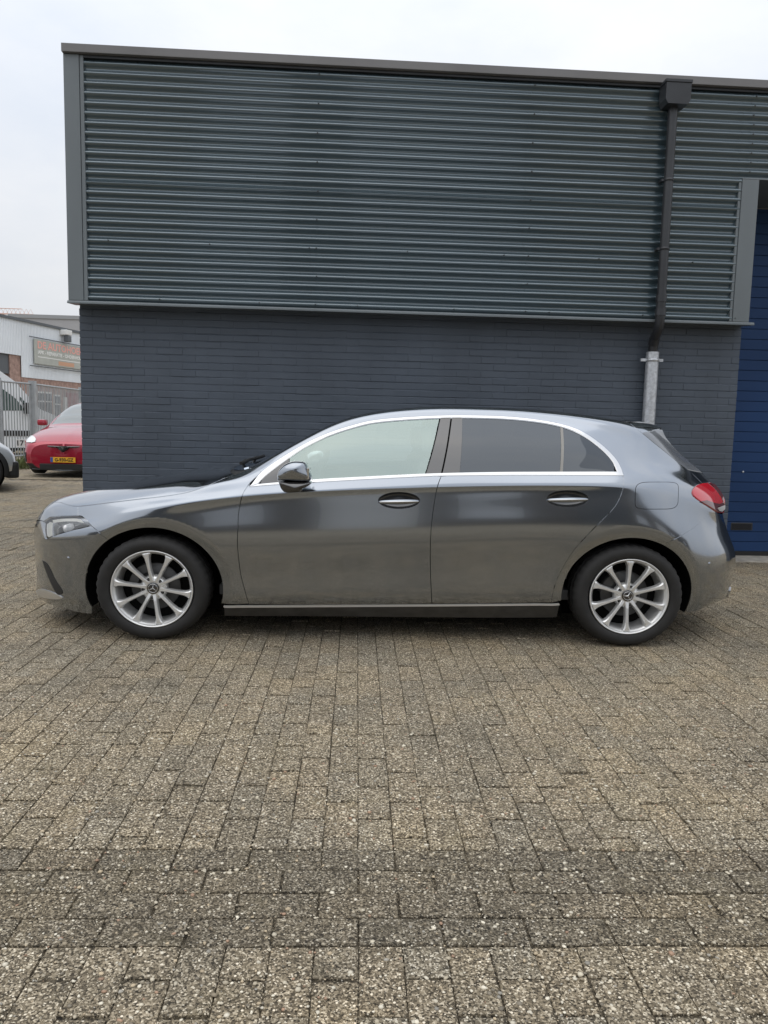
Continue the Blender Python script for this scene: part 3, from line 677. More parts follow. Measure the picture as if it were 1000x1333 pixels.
# front cap and rear cap close the body across the car
def cap(i, jtop, bulge, names, parent, sgn):
    """names: list of (name, j0, j1, material)"""
    edge = BG[i, :jtop+1]; top = BG[i, jtop:]; nw = 17
    for name, j0, j1, m_ in names:
        vs = []; fs = []; W = 2*nw-1
        for j in range(j0, j1+1):
            e = edge[j]
            for k in range(-(nw-1), nw):
                a = 1-abs(k)/(nw-1); y = e[1]*(1-a); s = 1-(1-a)**2.4
                tz = np.interp(-abs(y), top[:, 1], top[:, 2]); tx = np.interp(-abs(y), top[:, 1], top[:, 0])
                g = (j/jtop)**3
                z = e[2]+(tz-top[0, 2])*g; x = (e[0]+sgn*bulge(j/jtop)*s)*(1-g)+(tx+(e[0]-edge[jtop][0]))*g
                vs.append((x, y*(1 if k <= 0 else -1), z))
        n = j1-j0+1
        for r in range(n-1):
            for q in range(W-1): fs.append((r*W+q, r*W+q+1, (r+1)*W+q+1, (r+1)*W+q))
        MB().add(vs, fs, True).build(name, m_, parent)
cap(0, iG, lambda t: .035, [('bumper_centre', 0, VI['D'], paint), ('radiator_grille', VI['D'], VI['G'], M['black'])], car, -1)
jb = VI['K']
cap(NI-1, jb, lambda t: .07*(1-t)**.5, [('bumper_centre', 0, VI['E'], paint), ('tailgate', VI['E'], VI['H'], paint), ('rear_screen', VI['H'], jb-3, M['glass_dark']), ('tailgate_top', jb-3, jb, paint)], car, 1)
xf = BG[0, VI['E'], 0]-.01
mb = MB().tube([(xf-.012, y, .585) for y in np.linspace(-.2, .2, 9)], .009, 8); gb = mb.build('grille_bar', M['chrome'], car)
mb = MB().lathe([(.072, -.006), (.072, .006), (.083, .006), (.083, -.006)], 36, 'x', (xf-.02, 0, .585), closed=True)
for k in range(3):
    a = math.pi/2+k*2*math.pi/3; mb.tube([(xf-.02, 0, .585), (xf-.02, .075*math.cos(a), .585+.075*math.sin(a))], [.014, .003], 6)
mb.build('grille_star', M['chrome'], car)
MB().box((BG[-1, VI['F'], 0]+.055, -.27, .60), (BG[-1, VI['F'], 0]+.075, .27, .71), .004).build('rear_number_plate', mat('plate_yellow', (.75, .42, .02), .5), car)
# mirrors: rounded shell over a dark foot
mc = np.array(car_loc(383.5, 619.5, -1.0)); 
def mirror(s):
    up_ = [(-.088, -.024), (-.090, .0), (-.080, .030), (-.052, .060), (-.010, .079), (.035, .081), (.062, .074), (.074, .050), (.086, -.024)]
    lo_ = [(-.086, -.0255), (.0845, -.0255), (.080, -.048), (.045, -.066), (.030, -.084), (-.040, -.088), (-.070, -.066)]
    y0, y1 = mc[1]-.10, mc[1]+.085
    f = lambda L_: [(mc[0]+x, mc[2]+z) for x, z in L_]
    def puff(L_, ya, yb, e):
        L_ = np.array(cr(list(L_)+[L_[0]], 4)[:-1]); c = L_.mean(0); vs = []; fs = []; n = len(L_); m = 14
        for k in range(m+1):
            t = -1+2*k/m; sc = max(.03, (1-abs(t)**e)**(1/e)); y = ya+(yb-ya)*(t+1)/2
            vs += [(c[0]+(p[0]-c[0])*sc, s*y, c[1]+(p[1]-c[1])*sc) for p in L_]
        for k in range(m):
            for w_ in range(n): fs.append((k*n+w_, k*n+(w_+1) % n, (k+1)*n+(w_+1) % n, (k+1)*n+w_))
        fs += [tuple(range(n)), tuple(range(m*n, m*n+n))]
        return MB().add(vs, fs, True)
    rt = puff(f(up_), y0, y1, 3.2).build('door_mirror', paint, car)
    puff(f(lo_), y0+.01, y1-.004, 3.2).build('mirror_base', M['gloss_black'], rt)
    MB().box((mc[0]-.03, s*(y1-.03), mc[2]-.080), (mc[0]+.035, s*-.845, mc[2]-.045), .012).build('mirror_foot', M['gloss_black'], rt)
    MB().box((mc[0]+.070, s*(y0+.02), mc[2]-.012), (mc[0]+.083, s*(y1-.02), mc[2]+.050), .004).build('mirror_glass', M['chrome'], rt)
both(mirror)
# wheels
def wheel_parts(rot):
    """origin at the hub, outer face towards -y"""
    t = {}
    R = .31
    prof = [(.226, .022), (.232, .004), (.240, -.002), (.262, -.0065), (.28, -.004), (.293, .006), (.302, .018), (R-.003, .030), (R, .045), (R, .068), (R-.008, .070), (R-.008, .078), (R, .080), (R+.001, .103), (R, .126), (R-.008, .128), (R-.008, .136), (R, .138), (R, .160), (R-.003, .175), (.293, .196), (.27, .207), (.235, .2), (.226, .18)]
    mb = MB(); n = 120; vs = []; fs = []
    for k in range(n):
        a = 2*math.pi*k/n
        for r, y in prof:
            cut = .0045 if (k % 3 == 0 and .016 < y < .19 and r > .296) else 0.
            vs.append(((r-cut)*math.cos(a), y, (r-cut)*math.sin(a)))
    m = len(prof)
    for k in range(n):
        for q in range(m-1): fs.append((k*m+q, ((k+1) % n)*m+q, ((k+1) % n)*m+q+1, k*m+q+1))
    t['tyre'] = mb.add(vs, fs, True).mesh('tyre')
    for rr in ((.2525, -.0052), (.283, -.0032)): pass
    b = MB().lathe([(.2275, .020), (.2305, .006), (.2285, .0015), (.2245, .001), (.2205, .006), (.2185, .014), (.2125, .019), (.2065, .03), (.202, .06), (.196, .11), (.197, .19), (.226, .195)], 96, 'y')
    t['rim'] = b.mesh('rim')
    sp = MB(); st = [(.040, .0135, .030), (.075, .0095, .022), (.115, .0088, .0165), (.155, .0100, .0125), (.180, .0122, .0105), (.197, .0165, .0095), (.2085, .0235, .0100), (.2145, .0255, .0125)]
    vs = []; fs = []
    for r, hw, y in st:                       # section: ridge face outward, sloping flanks, back
        for dx, dy in ((-hw*1.35, .030), (-hw, .006), (-hw*.62, .0), (hw*.62, .0), (hw, .006), (hw*1.35, .030)):
            vs.append((r, y+dy, dx))
    for k in range(len(st)-1):
        for q in range(5): fs.append((k*6+q, k*6+q+1, (k+1)*6+q+1, (k+1)*6+q))
        fs.append((k*6+5, k*6, (k+1)*6, (k+1)*6+5))
    fs += [tuple(range(6)), tuple(range((len(st)-1)*6, len(st)*6))]
    sp.add(vs, fs, False); t['spoke'] = sp.mesh('spoke')
    t['hub'] = MB().lathe([(.0001, .034), (.036, .034), (.046, .034), (.060, .038), (.074, .048), (.078, .07)], 48, 'y').mesh('hub')
    t['bolt_recess'] = MB().lathe([(.0001, .0372), (.0105, .037), (.0118, .0345)], 16, 'y', (0, 0, 0)).mesh('bolt_recess')
    t['bolt'] = MB().lathe([(.0001, .030), (.006, .030), (.0075, .034), (.0078, .040)], 6, 'y', smooth=False).mesh('bolt')
    t['centre_cap'] = MB().lathe([(.0001, .027), (.026, .027), (.0285, .0285), (.0325, .0275), (.0345, .030), (.0345, .038)], 40, 'y').mesh('centre_cap')
    sm = MB().lathe([(.0235, .0255), (.0255, .0245), (.0275, .0255), (.0255, .028)], 36, 'y', closed=True)
    for k in range(3):
        a = math.pi/2+k*2*math.pi/3; sm.tube([(0, .0255, 0), (.024*math.cos(a), .026, .024*math.sin(a))], [.0048, .0012], 6)
    t['cap_star'] = sm.mesh('cap_star')
    t['brake_disc'] = MB().lathe([(.06, .095), (.138, .095), (.14, .098), (.14, .115), (.06, .115)], 64, 'y').mesh('brake_disc')
    t['wheel_back'] = MB().lathe([(.0001, .125), (.19, .125), (.197, .13)], 48, 'y').mesh('wheel_back')
    cb = MB(); vs = []; fs = []
    for k in range(13):
        a = R_(110+k*5.5)
        for r, y in ((.098, .07), (.145, .07), (.15, .08), (.15, .125), (.098, .125)): vs.append((r*math.cos(a), y, r*math.sin(a)))
    for k in range(12):
        for q in range(5): fs.append((k*5+q, k*5+(q+1) % 5, (k+1)*5+(q+1) % 5, (k+1)*5+q))
    fs += [tuple(range(5)), tuple(range(60, 65))]
    t['brake_caliper'] = cb.add(vs, fs).mesh('brake_caliper')
    return t
WM = wheel_parts(0)
wmat = dict(tyre='rubber', rim='alloy', spoke='alloy', hub='alloy', bolt_recess='liner', bolt='alloy_dark', centre_cap='gloss_black', cap_star='chrome', brake_disc='alloy_dark', wheel_back='liner', brake_caliper='alloy_dark')
for k_, me in WM.items(): me.materials.append(M[wmat[k_]])
M['alloy_dark2'] = M['alloy_dark']
def put_wheel(par, x, y, s, rot, zs=.955, r=.31, meshes=None):
    wp = empty('wheel'); wp.parent = par; wp.location = (x, y, r*zs); wp.scale = (1, s, zs)
    W = meshes or WM
    for k_ in ('tyre', 'rim', 'hub', 'centre_cap', 'cap_star', 'brake_disc', 'wheel_back', 'brake_caliper'):
        o = link(k_, W[k_], wp)
        if k_ == 'tyre': o.scale = (1.03, 1, 1.0)
        if k_ == 'cap_star': o.rotation_euler.y = -R_(rot)
    for k in range(10):
        o = link('spoke', W['spoke'], wp); o.rotation_euler.y = -R_(rot+36*k)
    for k in range(5):
        a = R_(rot+18+36+72*k)
        for nm in ('bolt_recess', 'bolt'):
            o = link(nm, W[nm], wp); o.location = (.0545*math.cos(a), 0, .0545*math.sin(a))
    return wp
YT = -.884
put_wheel(car, 0, YT, 1, -8.5); put_wheel(car, WB_-.012, YT, 1, 90)
put_wheel(car, 0, -YT, -1, 20); put_wheel(car, WB_-.012, -YT, -1, 50)
# wheel wells, floor, cabin
for a, edge in ((ARCH[0], af), (ARCH[1], ar)):
    ee = [bil(BG, e)[0] for e in edge]; ee = [e for e in ee if e[2] > .15]
    for s in (1, -1):
        vs = []; fs = []
        for e in ee:
            k = 1.02; x = a['x']+(e[0]-a['x'])*k; z = a['z']+(e[2]-a['z'])*k
            vs += [(e[0]+(x-e[0])*.2, s*(e[1]+.004), e[2]+(z-e[2])*.2), (x, s*(e[1]+.03), z), (x, s*-.55, z)]
        n = len(ee)-1
        for k in range(n):
            for q_ in range(2): fs.append((k*3+q_, k*3+q_+1, (k+1)*3+q_+1, (k+1)*3+q_))
        base = len(vs); vs.append((a['x'], s*-.55, a['z']))
        for k in range(n): fs.append((k*3+2, (k+1)*3+2, base))
        MB().add(vs, fs, True).build('wheel_liner', M['liner'], car)
ub_ = MB().box((.40, -.76, .128), (2.30, .76, .18)); ub_.box((-.40, -.56, .112), (.37, .56, .195)); ub_.box((2.33, -.56, .12), (3.12, .56, .20))
ub_.box((-.62, -.55, .178), (-.38, .55, .20)); ub_.build('underbody', M['liner'], car)
def cabin_box(name, a, b, m_, bev=.05): return MB().box(a, b, bev).build(name, m_, car)
cabin_box('dashboard', (.42, -.70, .62), (.86, .70, .955), M['cabin'], .06)
cabin_box('parcel_shelf', (2.42, -.62, .86), (3.0, .62, .9), M['cabin'], .01)
cabin_box('cabin_floor', (.35, -.74, .24), (3.0, .74, .30), M['cabin'], .01)
for s in (1, -1):
    for x0, nm in ((1.28, 'front_seat'),):
        sb = MB(); 
        prof = [(x0, .36), (x0+.05, .55), (x0+.16, .80), (x0+.23, 1.02), (x0+.27, 1.05), (x0+.32, 1.02), (x0+.30, .80), (x0+.22, .50), (x0+.18, .34)]
        sb.prism(prof, s*.16, s*.62, 'y'); sb.box((x0-.50, s*.15, .32), (x0+.08, s*.63, .50), .05)
        st = sb.build(nm, M['seat'], car)
        MB().box((x0+.235, s*.26, 1.08), (x0+.335, s*.52, 1.235), .045).build('head_rest', M['seat'], st)
    MB().box((2.32, s*.17, 1.0), (2.42, s*.47, 1.13), .04).build('head_rest', M['seat'], car)
sb = MB().prism([(2.1, .35), (2.2, .6), (2.32, .98), (2.42, .98), (2.40, .35)], -.66, .66, 'y'); sb.box((1.72, -.66, .33), (2.2, .66, .52), .05); sb.build('rear_bench', M['seat'], car)
mb = MB(); ring = [(.92+.05*math.sin(t)*1.0-.02, -.36+.185*math.cos(t), .90+.17*math.sin(t)) for t in np.linspace(0, 2*math.pi, 33)]
mb.tube(ring, .015, 8, cap=False); mb.tube([(.90, -.54, .9), (.90, -.18, .9)], .02, 8); mb.tube([(.62, -.36, .8), (.90, -.36, .9)], .03, 8); mb.build('steering_wheel', M['cabin'], car)
# inner door cards so that the cabin reads dark below the glass
for nm, ijl in (('door_card', fdoor), ('door_card', rdoor)):
    panel(nm, ijl, M['cabin'], car, off=-.055, gap=.004, skirt=0, side=BOTH)
# wipers and cowl
panel('cowl', [vx(.30, JM), vx(.32, VI['K']), vx(.385, iJ), vx(.44, VI['I']), vx(.52, jw), vx(.46, VI['K']), vx(.44, JM)], M['black'], car, off=-.014, gap=0, skirt=0, join=True)
def srf(x, y, off):
    i = np.array([np.interp(x, BG[:, j, 0], range(NI)) for j in range(NJ)]); pts = np.array([bil(BG, (i[j], j))[0] for j in range(NJ)])
    z = np.interp(-abs(y), pts[VI['H']:, 1], pts[VI['H']:, 2]); return (x, y, z+off)
for y0, y1 in ((-.55, .02), (.0, .55)):
    pts = [srf(.415+.03*abs(y)/.55, y, .028) for y in np.linspace(y0, y1, 9)]
    wp = MB().tube(pts, .011, 6).build('wiper_blade', M['black'], car)
    MB().tube([srf(.37, y1, .0), srf(.385, y1, .03), srf(.42, (y0+y1)/2, .034)], [.014, .01, .006], 6).build('wiper_arm', M['black'], wp)
# ------------------------------------------------------------------ ground: exposed-aggregate block paving
def aggregate(name, base, tone_attr=True):
    """washed-gravel concrete: stones of many tones in a brown-grey matrix, world-space so no two blocks repeat"""
    m = bpy.data.materials.new(name); m.use_nodes = True; b = P_(m); b.inputs['Roughness'].default_value = .82; b.inputs['Specular IOR Level'].default_value = .35
    g = nd(m, 'ShaderNodeNewGeometry')
    def vor(scale, rnd=1.):
        v = nd(m, 'ShaderNodeTexVoronoi'); v.inputs['Scale'].default_value = scale; v.inputs['Randomness'].default_value = rnd; lk(m, g.outputs['Position'], v.inputs['Vector']); return v
    v1, v2 = vor(105), vor(230)
    def ramp(sock, els):
        r = nd(m, 'ShaderNodeValToRGB'); e = r.color_ramp.elements
        while len(e) < len(els): e.new(.5)
        for k, (p, c) in enumerate(els): e[k].position = p; e[k].color = (*c, 1)
        lk(m, sock, r.inputs['Fac']); return r
    s1 = nd(m, 'ShaderNodeSeparateColor'); lk(m, v1.outputs['Color'], s1.inputs[0]); s2 = nd(m, 'ShaderNodeSeparateColor'); lk(m, v2.outputs['Color'], s2.inputs[0])
    stone1 = ramp(s1.outputs[0], [(0, (.07, .06, .045)), (.30, (.17, .148, .115)), (.58, (.29, .255, .20)), (.78, (.44, .395, .32)), (.83, (.70, .655, .57)), (1, (.82, .78, .70))])
    stone2 = ramp(s2.outputs[0], [(0, (.03, .026, .02)), (.35, (.12, .104, .078)), (.70, (.25, .22, .17)), (.90, (.40, .365, .30)), (1, (.66, .62, .54))])
    # big stones only where the cell asks for one; finer grit between
    d1 = nd(m, 'ShaderNodeMapRange'); d1.inputs['From Min'].default_value = .40; d1.inputs['From Max'].default_value = .30; lk(m, v1.outputs['Distance'], d1.inputs['Value'])
    pick = nd(m, 'ShaderNodeMath', operation='GREATER_THAN'); pick.inputs[1].default_value = .57; lk(m, s1.outputs[1], pick.inputs[0])
    f = nd(m, 'ShaderNodeMath', operation='MULTIPLY'); lk(m, d1.outputs['Result'], f.inputs[0]); lk(m, pick.outputs[0], f.inputs[1])
    mixc = nd(m, 'ShaderNodeMix', data_type='RGBA'); lk(m, f.outputs[0], mixc.inputs['Factor']); lk(m, stone2.outputs[0], mixc.inputs['A']); lk(m, stone1.outputs[0], mixc.inputs['B'])
    # wear, dirt and moss on a larger scale
    n = nd(m, 'ShaderNodeTexNoise'); n.inputs['Scale'].default_value = 1.3; n.inputs['Detail'].default_value = 7; n.inputs['Roughness'].default_value = .62; lk(m, g.outputs['Position'], n.inputs['Vector'])
    wr = ramp(n.outputs['Fac'], [(.30, (.70, .72, .74)), (.48, (1, 1, 1)), (.70, (1.22, 1.18, 1.08))])
    mul = nd(m, 'ShaderNodeMix', data_type='RGBA', blend_type='MULTIPLY'); mul.inputs['Factor'].default_value = 1; lk(m, mixc.outputs['Result'], mul.inputs['A']); lk(m, wr.outputs[0], mul.inputs['B'])
    n2 = nd(m, 'ShaderNodeTexNoise'); n2.inputs['Scale'].default_value = 6.5; n2.inputs['Detail'].default_value = 6; n2.inputs['Roughness'].default_value = .7; lk(m, g.outputs['Position'], n2.inputs['Vector'])
    mo = nd(m, 'ShaderNodeMapRange'); mo.inputs['From Min'].default_value = .56; mo.inputs['From Max'].default_value = .74; mo.inputs['To Max'].default_value = .35; lk(m, n2.outputs['Fac'], mo.inputs['Value'])
    moss = nd(m, 'ShaderNodeMix', data_type='RGBA'); moss.inputs['B'].default_value = (.22, .195, .12, 1); lk(m, mo.outputs['Result'], moss.inputs['Factor']); lk(m, mul.outputs['Result'], moss.inputs['A'])
    fin_ = moss
    if tone_attr:
        at = nd(m, 'ShaderNodeAttribute'); at.attribute_name = 'tone'
        m2 = nd(m, 'ShaderNodeMix', data_type='RGBA', blend_type='MULTIPLY'); m2.inputs['Factor'].default_value = 1; lk(m, moss.outputs['Result'], m2.inputs['A']); lk(m, at.outputs['Color'], m2.inputs['B']); fin_ = m2
    sc = nd(m, 'ShaderNodeMix', data_type='RGBA', blend_type='MULTIPLY'); sc.inputs['Factor'].default_value = 1; sc.inputs['B'].default_value = (*base, 1); lk(m, fin_.outputs['Result'], sc.inputs['A'])
    lk(m, sc.outputs['Result'], b.inputs['Base Color'])
    hm = nd(m, 'ShaderNodeMath', operation='MULTIPLY_ADD'); hm.inputs[1].default_value = .55; lk(m, f.outputs[0], hm.inputs[0])
    inv = nd(m, 'ShaderNodeMath', operation='SUBTRACT'); inv.inputs[0].default_value = .6; lk(m, v2.outputs['Distance'], inv.inputs[1]); lk(m, inv.outputs[0], hm.inputs[2])
    bp = nd(m, 'ShaderNodeBump'); bp.inputs['Strength'].default_value = .85; bp.inputs['Distance'].default_value = .0035; lk(m, hm.outputs[0], bp.inputs['Height']); lk(m, bp.outputs['Normal'], b.inputs['Normal'])
    return m
M['paver'] = aggregate('washed_gravel_block', (1.16, 1.09, .97))
M['sand'] = aggregate('joint_sand', (.36, .325, .265), False)
M['far_paving'] = aggregate('distant_paving', (1.22, 1.15, 1.02), False)
PV = R_(-1.44); pex = np.array([math.cos(PV), math.sin(PV)]); pey = np.array([-math.sin(PV), math.cos(PV)])
def pw(a, b): return pex*a+pey*b
# the sheet reaches the horizon; a sand bed lies in the joints
MBs = MB(); S = 900
paving = MB().add([(-S, -S, -.022), (S, -S, -.022), (S, S, -.022), (-S, S, -.022)], [(0, 1, 2, 3)]).build('paving', M['far_paving']); tag(paving, kind='structure')
PW, PL = .1045, .222; X0 = .027; B0, B1 = 1.709, 2.126
cells = []
def vis(a, b, mrg=.35):
    """is this spot part of the yard (all round the camera, up to the unit and past its corner)"""
    x, y = pw(a, b)
    if y > 7.0 and x > -2.0: return 3.4 < x < 6.4 and y < 7.3
    return -1.0 < y < 15.5 and (-7.6 if y < 9 else -11.) < x < 6.6
def inview(a, b, mrg):
    x, y = pw(a, b)
    if y < .9: return False
    p = proj(np.array([x, y, 0.0])); k = mrg*1000/max(y, .5)
    return -k < p[0] < 1000+k and p[1] < 1333+k*1.2
for k in range(-110, 75):
    a = X0+PW*(k+.5)
    off = (0 if k % 2 else PL/2)+.068
    b = B1+off-PL
    while b < 15.5:
        b0, b1 = max(b, B1), b+PL
        if b1-b0 > .03 and (vis(a, b0) or vis(a, b1)): cells.append((a, (b0+b1)/2, PW, b1-b0))
        b += PL
    b = B0-(0 if k % 2 else PL/2)+.0
    top = B0
    cuts = [B0]+[B0-PL*q-(.5*PL if k % 2 else 0)+(0 if k % 2 else 0) for q in range(0 if k % 2 else 1, 14)]
    cuts = [c for i_, c in enumerate(cuts) if i_ == 0 or c < B0-.03]
    for t0, t1 in zip(cuts, cuts[1:]):
        if vis(a, t0) or vis(a, t1): cells.append((a, (t0+t1)/2, PW, t0-t1))
RW = (B1-B0)/4
for r in range(4):
    for k in range(-36, 36):
        a = -.495+.209*(k+.5)+(.1045 if r % 2 == 0 else 0)+(0, .0, 0, .0)[r]; b = B0+RW*(r+.5)
        if vis(a, b, .5): cells.append((a, b, .209, RW))
# sort by size on screen
def scr(c):
    x, y = pw(c[0], c[1]); p = proj(np.array([x, y, 0.0])); inb = y > 1.2 and -10 < p[0] < 1010 and p[1] < 1345
    return (0 if inb else 1, y)
cells.sort(key=scr)
JG = .0034
def paver_geo(w_, l_, rg, jit=1.0):
    gl_ = .0092 if l_ > w_ else .0055; hw, hl = (w_-(JG if l_ > w_ else .0065))/2, (l_-gl_)/2; b = .0022
    j = lambda s: (rg.random()-.5)*2*s*jit
    t = [(-hw+b, -hl+b), (hw-b, -hl+b), (hw-b, hl-b), (-hw+b, hl-b)]; e = [(-hw, -hl), (hw, -hl), (hw, hl), (-hw, hl)]
    vs = [(x+j(.0016), y+j(.0016), j(.0008)) for x, y in t]+[(x+j(.0016), y+j(.0016), -.0026+j(.0008)) for x, y in e]+[(x, y, -.03) for x, y in e]
    fs = [(0, 1, 2, 3)]+[(4+k, 4+(k+1) % 4, (k+1) % 4, k) for k in range(4)]+[(8+k, 8+(k+1) % 4, 4+(k+1) % 4, 4+k) for k in range(4)]
    return vs, fs
def set_tone(me, cols):
    at = me.color_attributes.new('tone', 'FLOAT_COLOR', 'POINT'); at.data.foreach_set('color', np.asarray(cols, np.float32).ravel())
def tone(rg):
    v = .95+.13*(rg.random()-.5); h = (rg.random()-.5)*.05; return (v*(1+h), v, v*(1-h*1.3), 1.)
variants = {}
def variant(w_, l_):
    k = (round(w_, 3), round(l_, 3))
    if k not in variants:
        L_ = []
        for q in range(9 if abs(l_-PL) < .002 or abs(w_-.209) < .002 else 3):
            vs, fs = paver_geo(w_, l_, rng); me = bpy.data.meshes.new('paver'); me.from_pydata(vs, [], fs); me.materials.append(M['paver']); tn_ = np.array(tone(rng)); tn_[:3] *= .68 if w_ > .15 else 1; set_tone(me, [tn_]*12); L_.append(me)
        variants[k] = L_
    return variants[k]
for c in cells[:300]:
    me = variant(c[2], c[3]); o = link('paver', me[int(rng.integers(len(me)))], paving)
    x, y = pw(c[0], c[1]); o.location = (x, y, rng.normal(0, .0011)); o.rotation_euler = (rng.normal(0, .006), rng.normal(0, .007), PV+rng.normal(0, .004))
VV, FF, TT = [], [], []
for c in cells[300:]:
    vs, fs = paver_geo(c[2], c[3], rng); o = len(VV); tx, ty, dz, rz = rng.normal(0, .006), rng.normal(0, .007), rng.normal(0, .0011), PV+rng.normal(0, .004); x, y = pw(c[0], c[1])
    cs, sn = math.cos(rz), math.sin(rz); tn = tone(rng); tn = (tn[0]*.68, tn[1]*.69, tn[2]*.71, 1.) if c[2] > .15 else tn
    for vx_, vy_, vz_ in vs: VV.append((x+vx_*cs-vy_*sn, y+vx_*sn+vy_*cs, vz_+dz+vx_*ty+vy_*tx)); TT.append(tn)
    FF += [tuple(q+o for q in f) for f in fs]
me = bpy.data.meshes.new('paver_field'); me.from_pydata(VV, [], FF); me.materials.append(M['paver']); set_tone(me, TT); pf = link('paver_field', me, paving); pf['kind'] = 'stuff'
# sand in the joints, lying at uneven height so that some joints are full and some open
nx_ = 260; vs = []; fs = []
ys_ = np.concatenate([np.linspace(-1.1, 4.2, 150), np.linspace(4.25, 16, 80)]); xs_ = np.linspace(-11.2, 6.8, nx_)
ph = rng.random((6, 4))*6.28; frq = rng.uniform(1.5, 14, (6, 2))
for yy in ys_:
    for xx in xs_:
        h = sum(math.sin(frq[q, 0]*xx+ph[q, 0])*math.sin(frq[q, 1]*yy+ph[q, 1]) for q in range(6))/6
        vs.append((xx, yy, -.0052+.0034*h+rng.normal(0, .0008)))
for jy in range(len(ys_)-1):
    for ix in range(nx_-1): q = jy*nx_+ix; fs.append((q, q+1, q+nx_+1, q+nx_))
sd_ = MB().add(vs, fs, True).build('joint_sand', M['sand'], paving); sd_['kind'] = 'stuff'
# washed stones standing out of the nearest blocks
ico = bmesh.new(); bmesh.ops.create_icosphere(ico, subdivisions=1, radius=1.0); iv = np.array([v.co for v in ico.verts]); ifc = np.array([[v.index for v in f.verts] for f in ico.faces]); ico.free()
NP = 22000; px_ = rng.uniform(-2.8, 3.0, NP*2); py_ = 1.25+2.2*rng.random(NP*2)**1.5
ok = np.array([inview(a, b, .9) for a, b in zip(px_, py_)]); px_, py_ = px_[ok][:NP], py_[ok][:NP]; n_ = len(px_)
sz = rng.gamma(4.5, .00078, n_).clip(.0013, .0075); asp = rng.uniform(.6, 1.1, n_); flt = rng.uniform(.35, .6, n_); an = rng.uniform(0, 6.28, n_)
V3 = iv[None]*np.stack([sz, sz*asp, sz*flt], 1)[:, None, :]*(1+.16*rng.standard_normal((n_, 12, 1)))
cx_, sx_ = np.cos(an)[:, None], np.sin(an)[:, None]
wx, wy = pex[0]*px_+pey[0]*py_, pex[1]*px_+pey[1]*py_
PX3 = np.stack([V3[..., 0]*cx_-V3[..., 1]*sx_+wx[:, None], V3[..., 0]*sx_+V3[..., 1]*cx_+wy[:, None], V3[..., 2]+.0004], -1).reshape(-1, 3)
FC = (ifc[None]+(np.arange(n_)*12)[:, None, None]).reshape(-1, 3)
me = bpy.data.meshes.new('washed_stones'); me.vertices.add(len(PX3)); me.vertices.foreach_set('co', PX3.ravel()); me.loops.add(FC.size); me.loops.foreach_set('vertex_index', FC.ravel().astype(np.int32))
me.polygons.add(len(FC)); me.polygons.foreach_set('loop_start', np.arange(0, FC.size, 3, dtype=np.int32)); me.polygons.foreach_set('use_smooth', np.ones(len(FC), bool)); me.update(calc_edges=True)
pal = np.array([(.62, .58, .50), (.74, .71, .64), (.44, .40, .33), (.30, .26, .20), (.52, .44, .33), (.20, .18, .15), (.40, .27, .20), (.35, .34, .32)]); pr = [.2, .16, .2, .16, .1, .09, .03, .06]
ck = np.array([1, .95, .84])*pal[rng.choice(8, n_, p=pr)]*rng.uniform(.75, 1.1, (n_, 1)); set_tone(me, np.concatenate([np.repeat(ck, 12, 0), np.ones((n_*12, 1))], 1))
ms = mat('washed_stone', (.4, .4, .4), .6); at = nd(ms, 'ShaderNodeAttribute'); at.attribute_name = 'tone'; lk(ms, at.outputs['Color'], P_(ms).inputs['Base Color']); me.materials.append(ms)
st_ = link('washed_stones', me, paving); st_['kind'] = 'stuff'

# ------------------------------------------------------------------ the slate-grey industrial unit
M['brick'] = noisy(mat('slate_painted_brick', (.066, .082, .106), .55), 2.2, .12, .4, 90, .0014, stretch=(1, 1, .45))
M['clad'] = noisy(mat('dark_green_grey_coated_steel', (.070, .104, .124), .20, .3, 1.0, .06, spec=.9), .9, .10, stretch=(.3, 1, 1.5))
M['trim'] = noisy(mat('grey_coated_trim', (.135, .155, .165), .38, spec=.6), 2.2, .12, stretch=(1, 1, .25))
M['fascia'] = noisy(mat('grey_fascia', (.17, .165, .165), .5), 1.5, .12)
M['pipe'] = noisy(mat('dark_rainwater_pipe', (.026, .028, .032), .35), 5, .2)
M['galv'] = noisy(mat('galvanised_steel', (.55, .57, .60), .38, .55), 38, .22, detail=3)
M['door_blue'] = noisy(mat('blue_door_steel', (.020, .052, .140), .5, spec=.2), 1.2, .14)
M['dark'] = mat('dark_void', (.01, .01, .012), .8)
YB, YC = 6.82, 6.649
bld = empty('industrial_unit', (0, 0, 0)); tag(bld, 'dark grey industrial unit with corrugated upper cladding over painted brick', 'building')
wall = MB().box((-2.203, YB+.0045, 0), (3.594, YB+.30, 2.24)).build('brick_wall', M['brick'], bld)
BL, BH = .2165, .0612; bm_v = []
for q in range(6):
    bm = bmesh.new(); bmesh.ops.create_cube(bm, size=1); bmesh.ops.scale(bm, vec=(BL-.0022, .05, BH-.0040), verts=bm.verts)
    bmesh.ops.bevel(bm, geom=[e for e in bm.edges if e.calc_length() > .1 and all(v.co.y < 0 and v.co.z > 0 for v in e.verts)], offset=.0065, segments=1, affect='EDGES'); bmesh.ops.bevel(bm, geom=[e for e in bm.edges if e.calc_length() > .1 and all(v.co.y < 0 and v.co.z < 0 for v in e.verts)], offset=.002, segments=1, affect='EDGES')
    for v in bm.verts: v.co += Vector((rng.normal(0, .0007), rng.normal(0, .0009), rng.normal(0, .0007)))
    me = bpy.data.meshes.new('brick'); bm.to_mesh(me); bm.free(); me.materials.append(M['brick']); bm_v.append(me)
bricks = []
rows_ = int(2.17/BH)
for r in range(rows_):
    z = 2.168-BH*(r+.5); x = -2.208+(0 if r % 2 else -BL/2)
    while x < 3.599-.02:
        x0, x1 = max(x, -2.208), min(x+BL, 3.599)
        if x1-x0 > .03: bricks.append(((x0+x1)/2, z, (x1-x0-.0035)/(BL-.0035)))
        x += BL
MBb = MB()
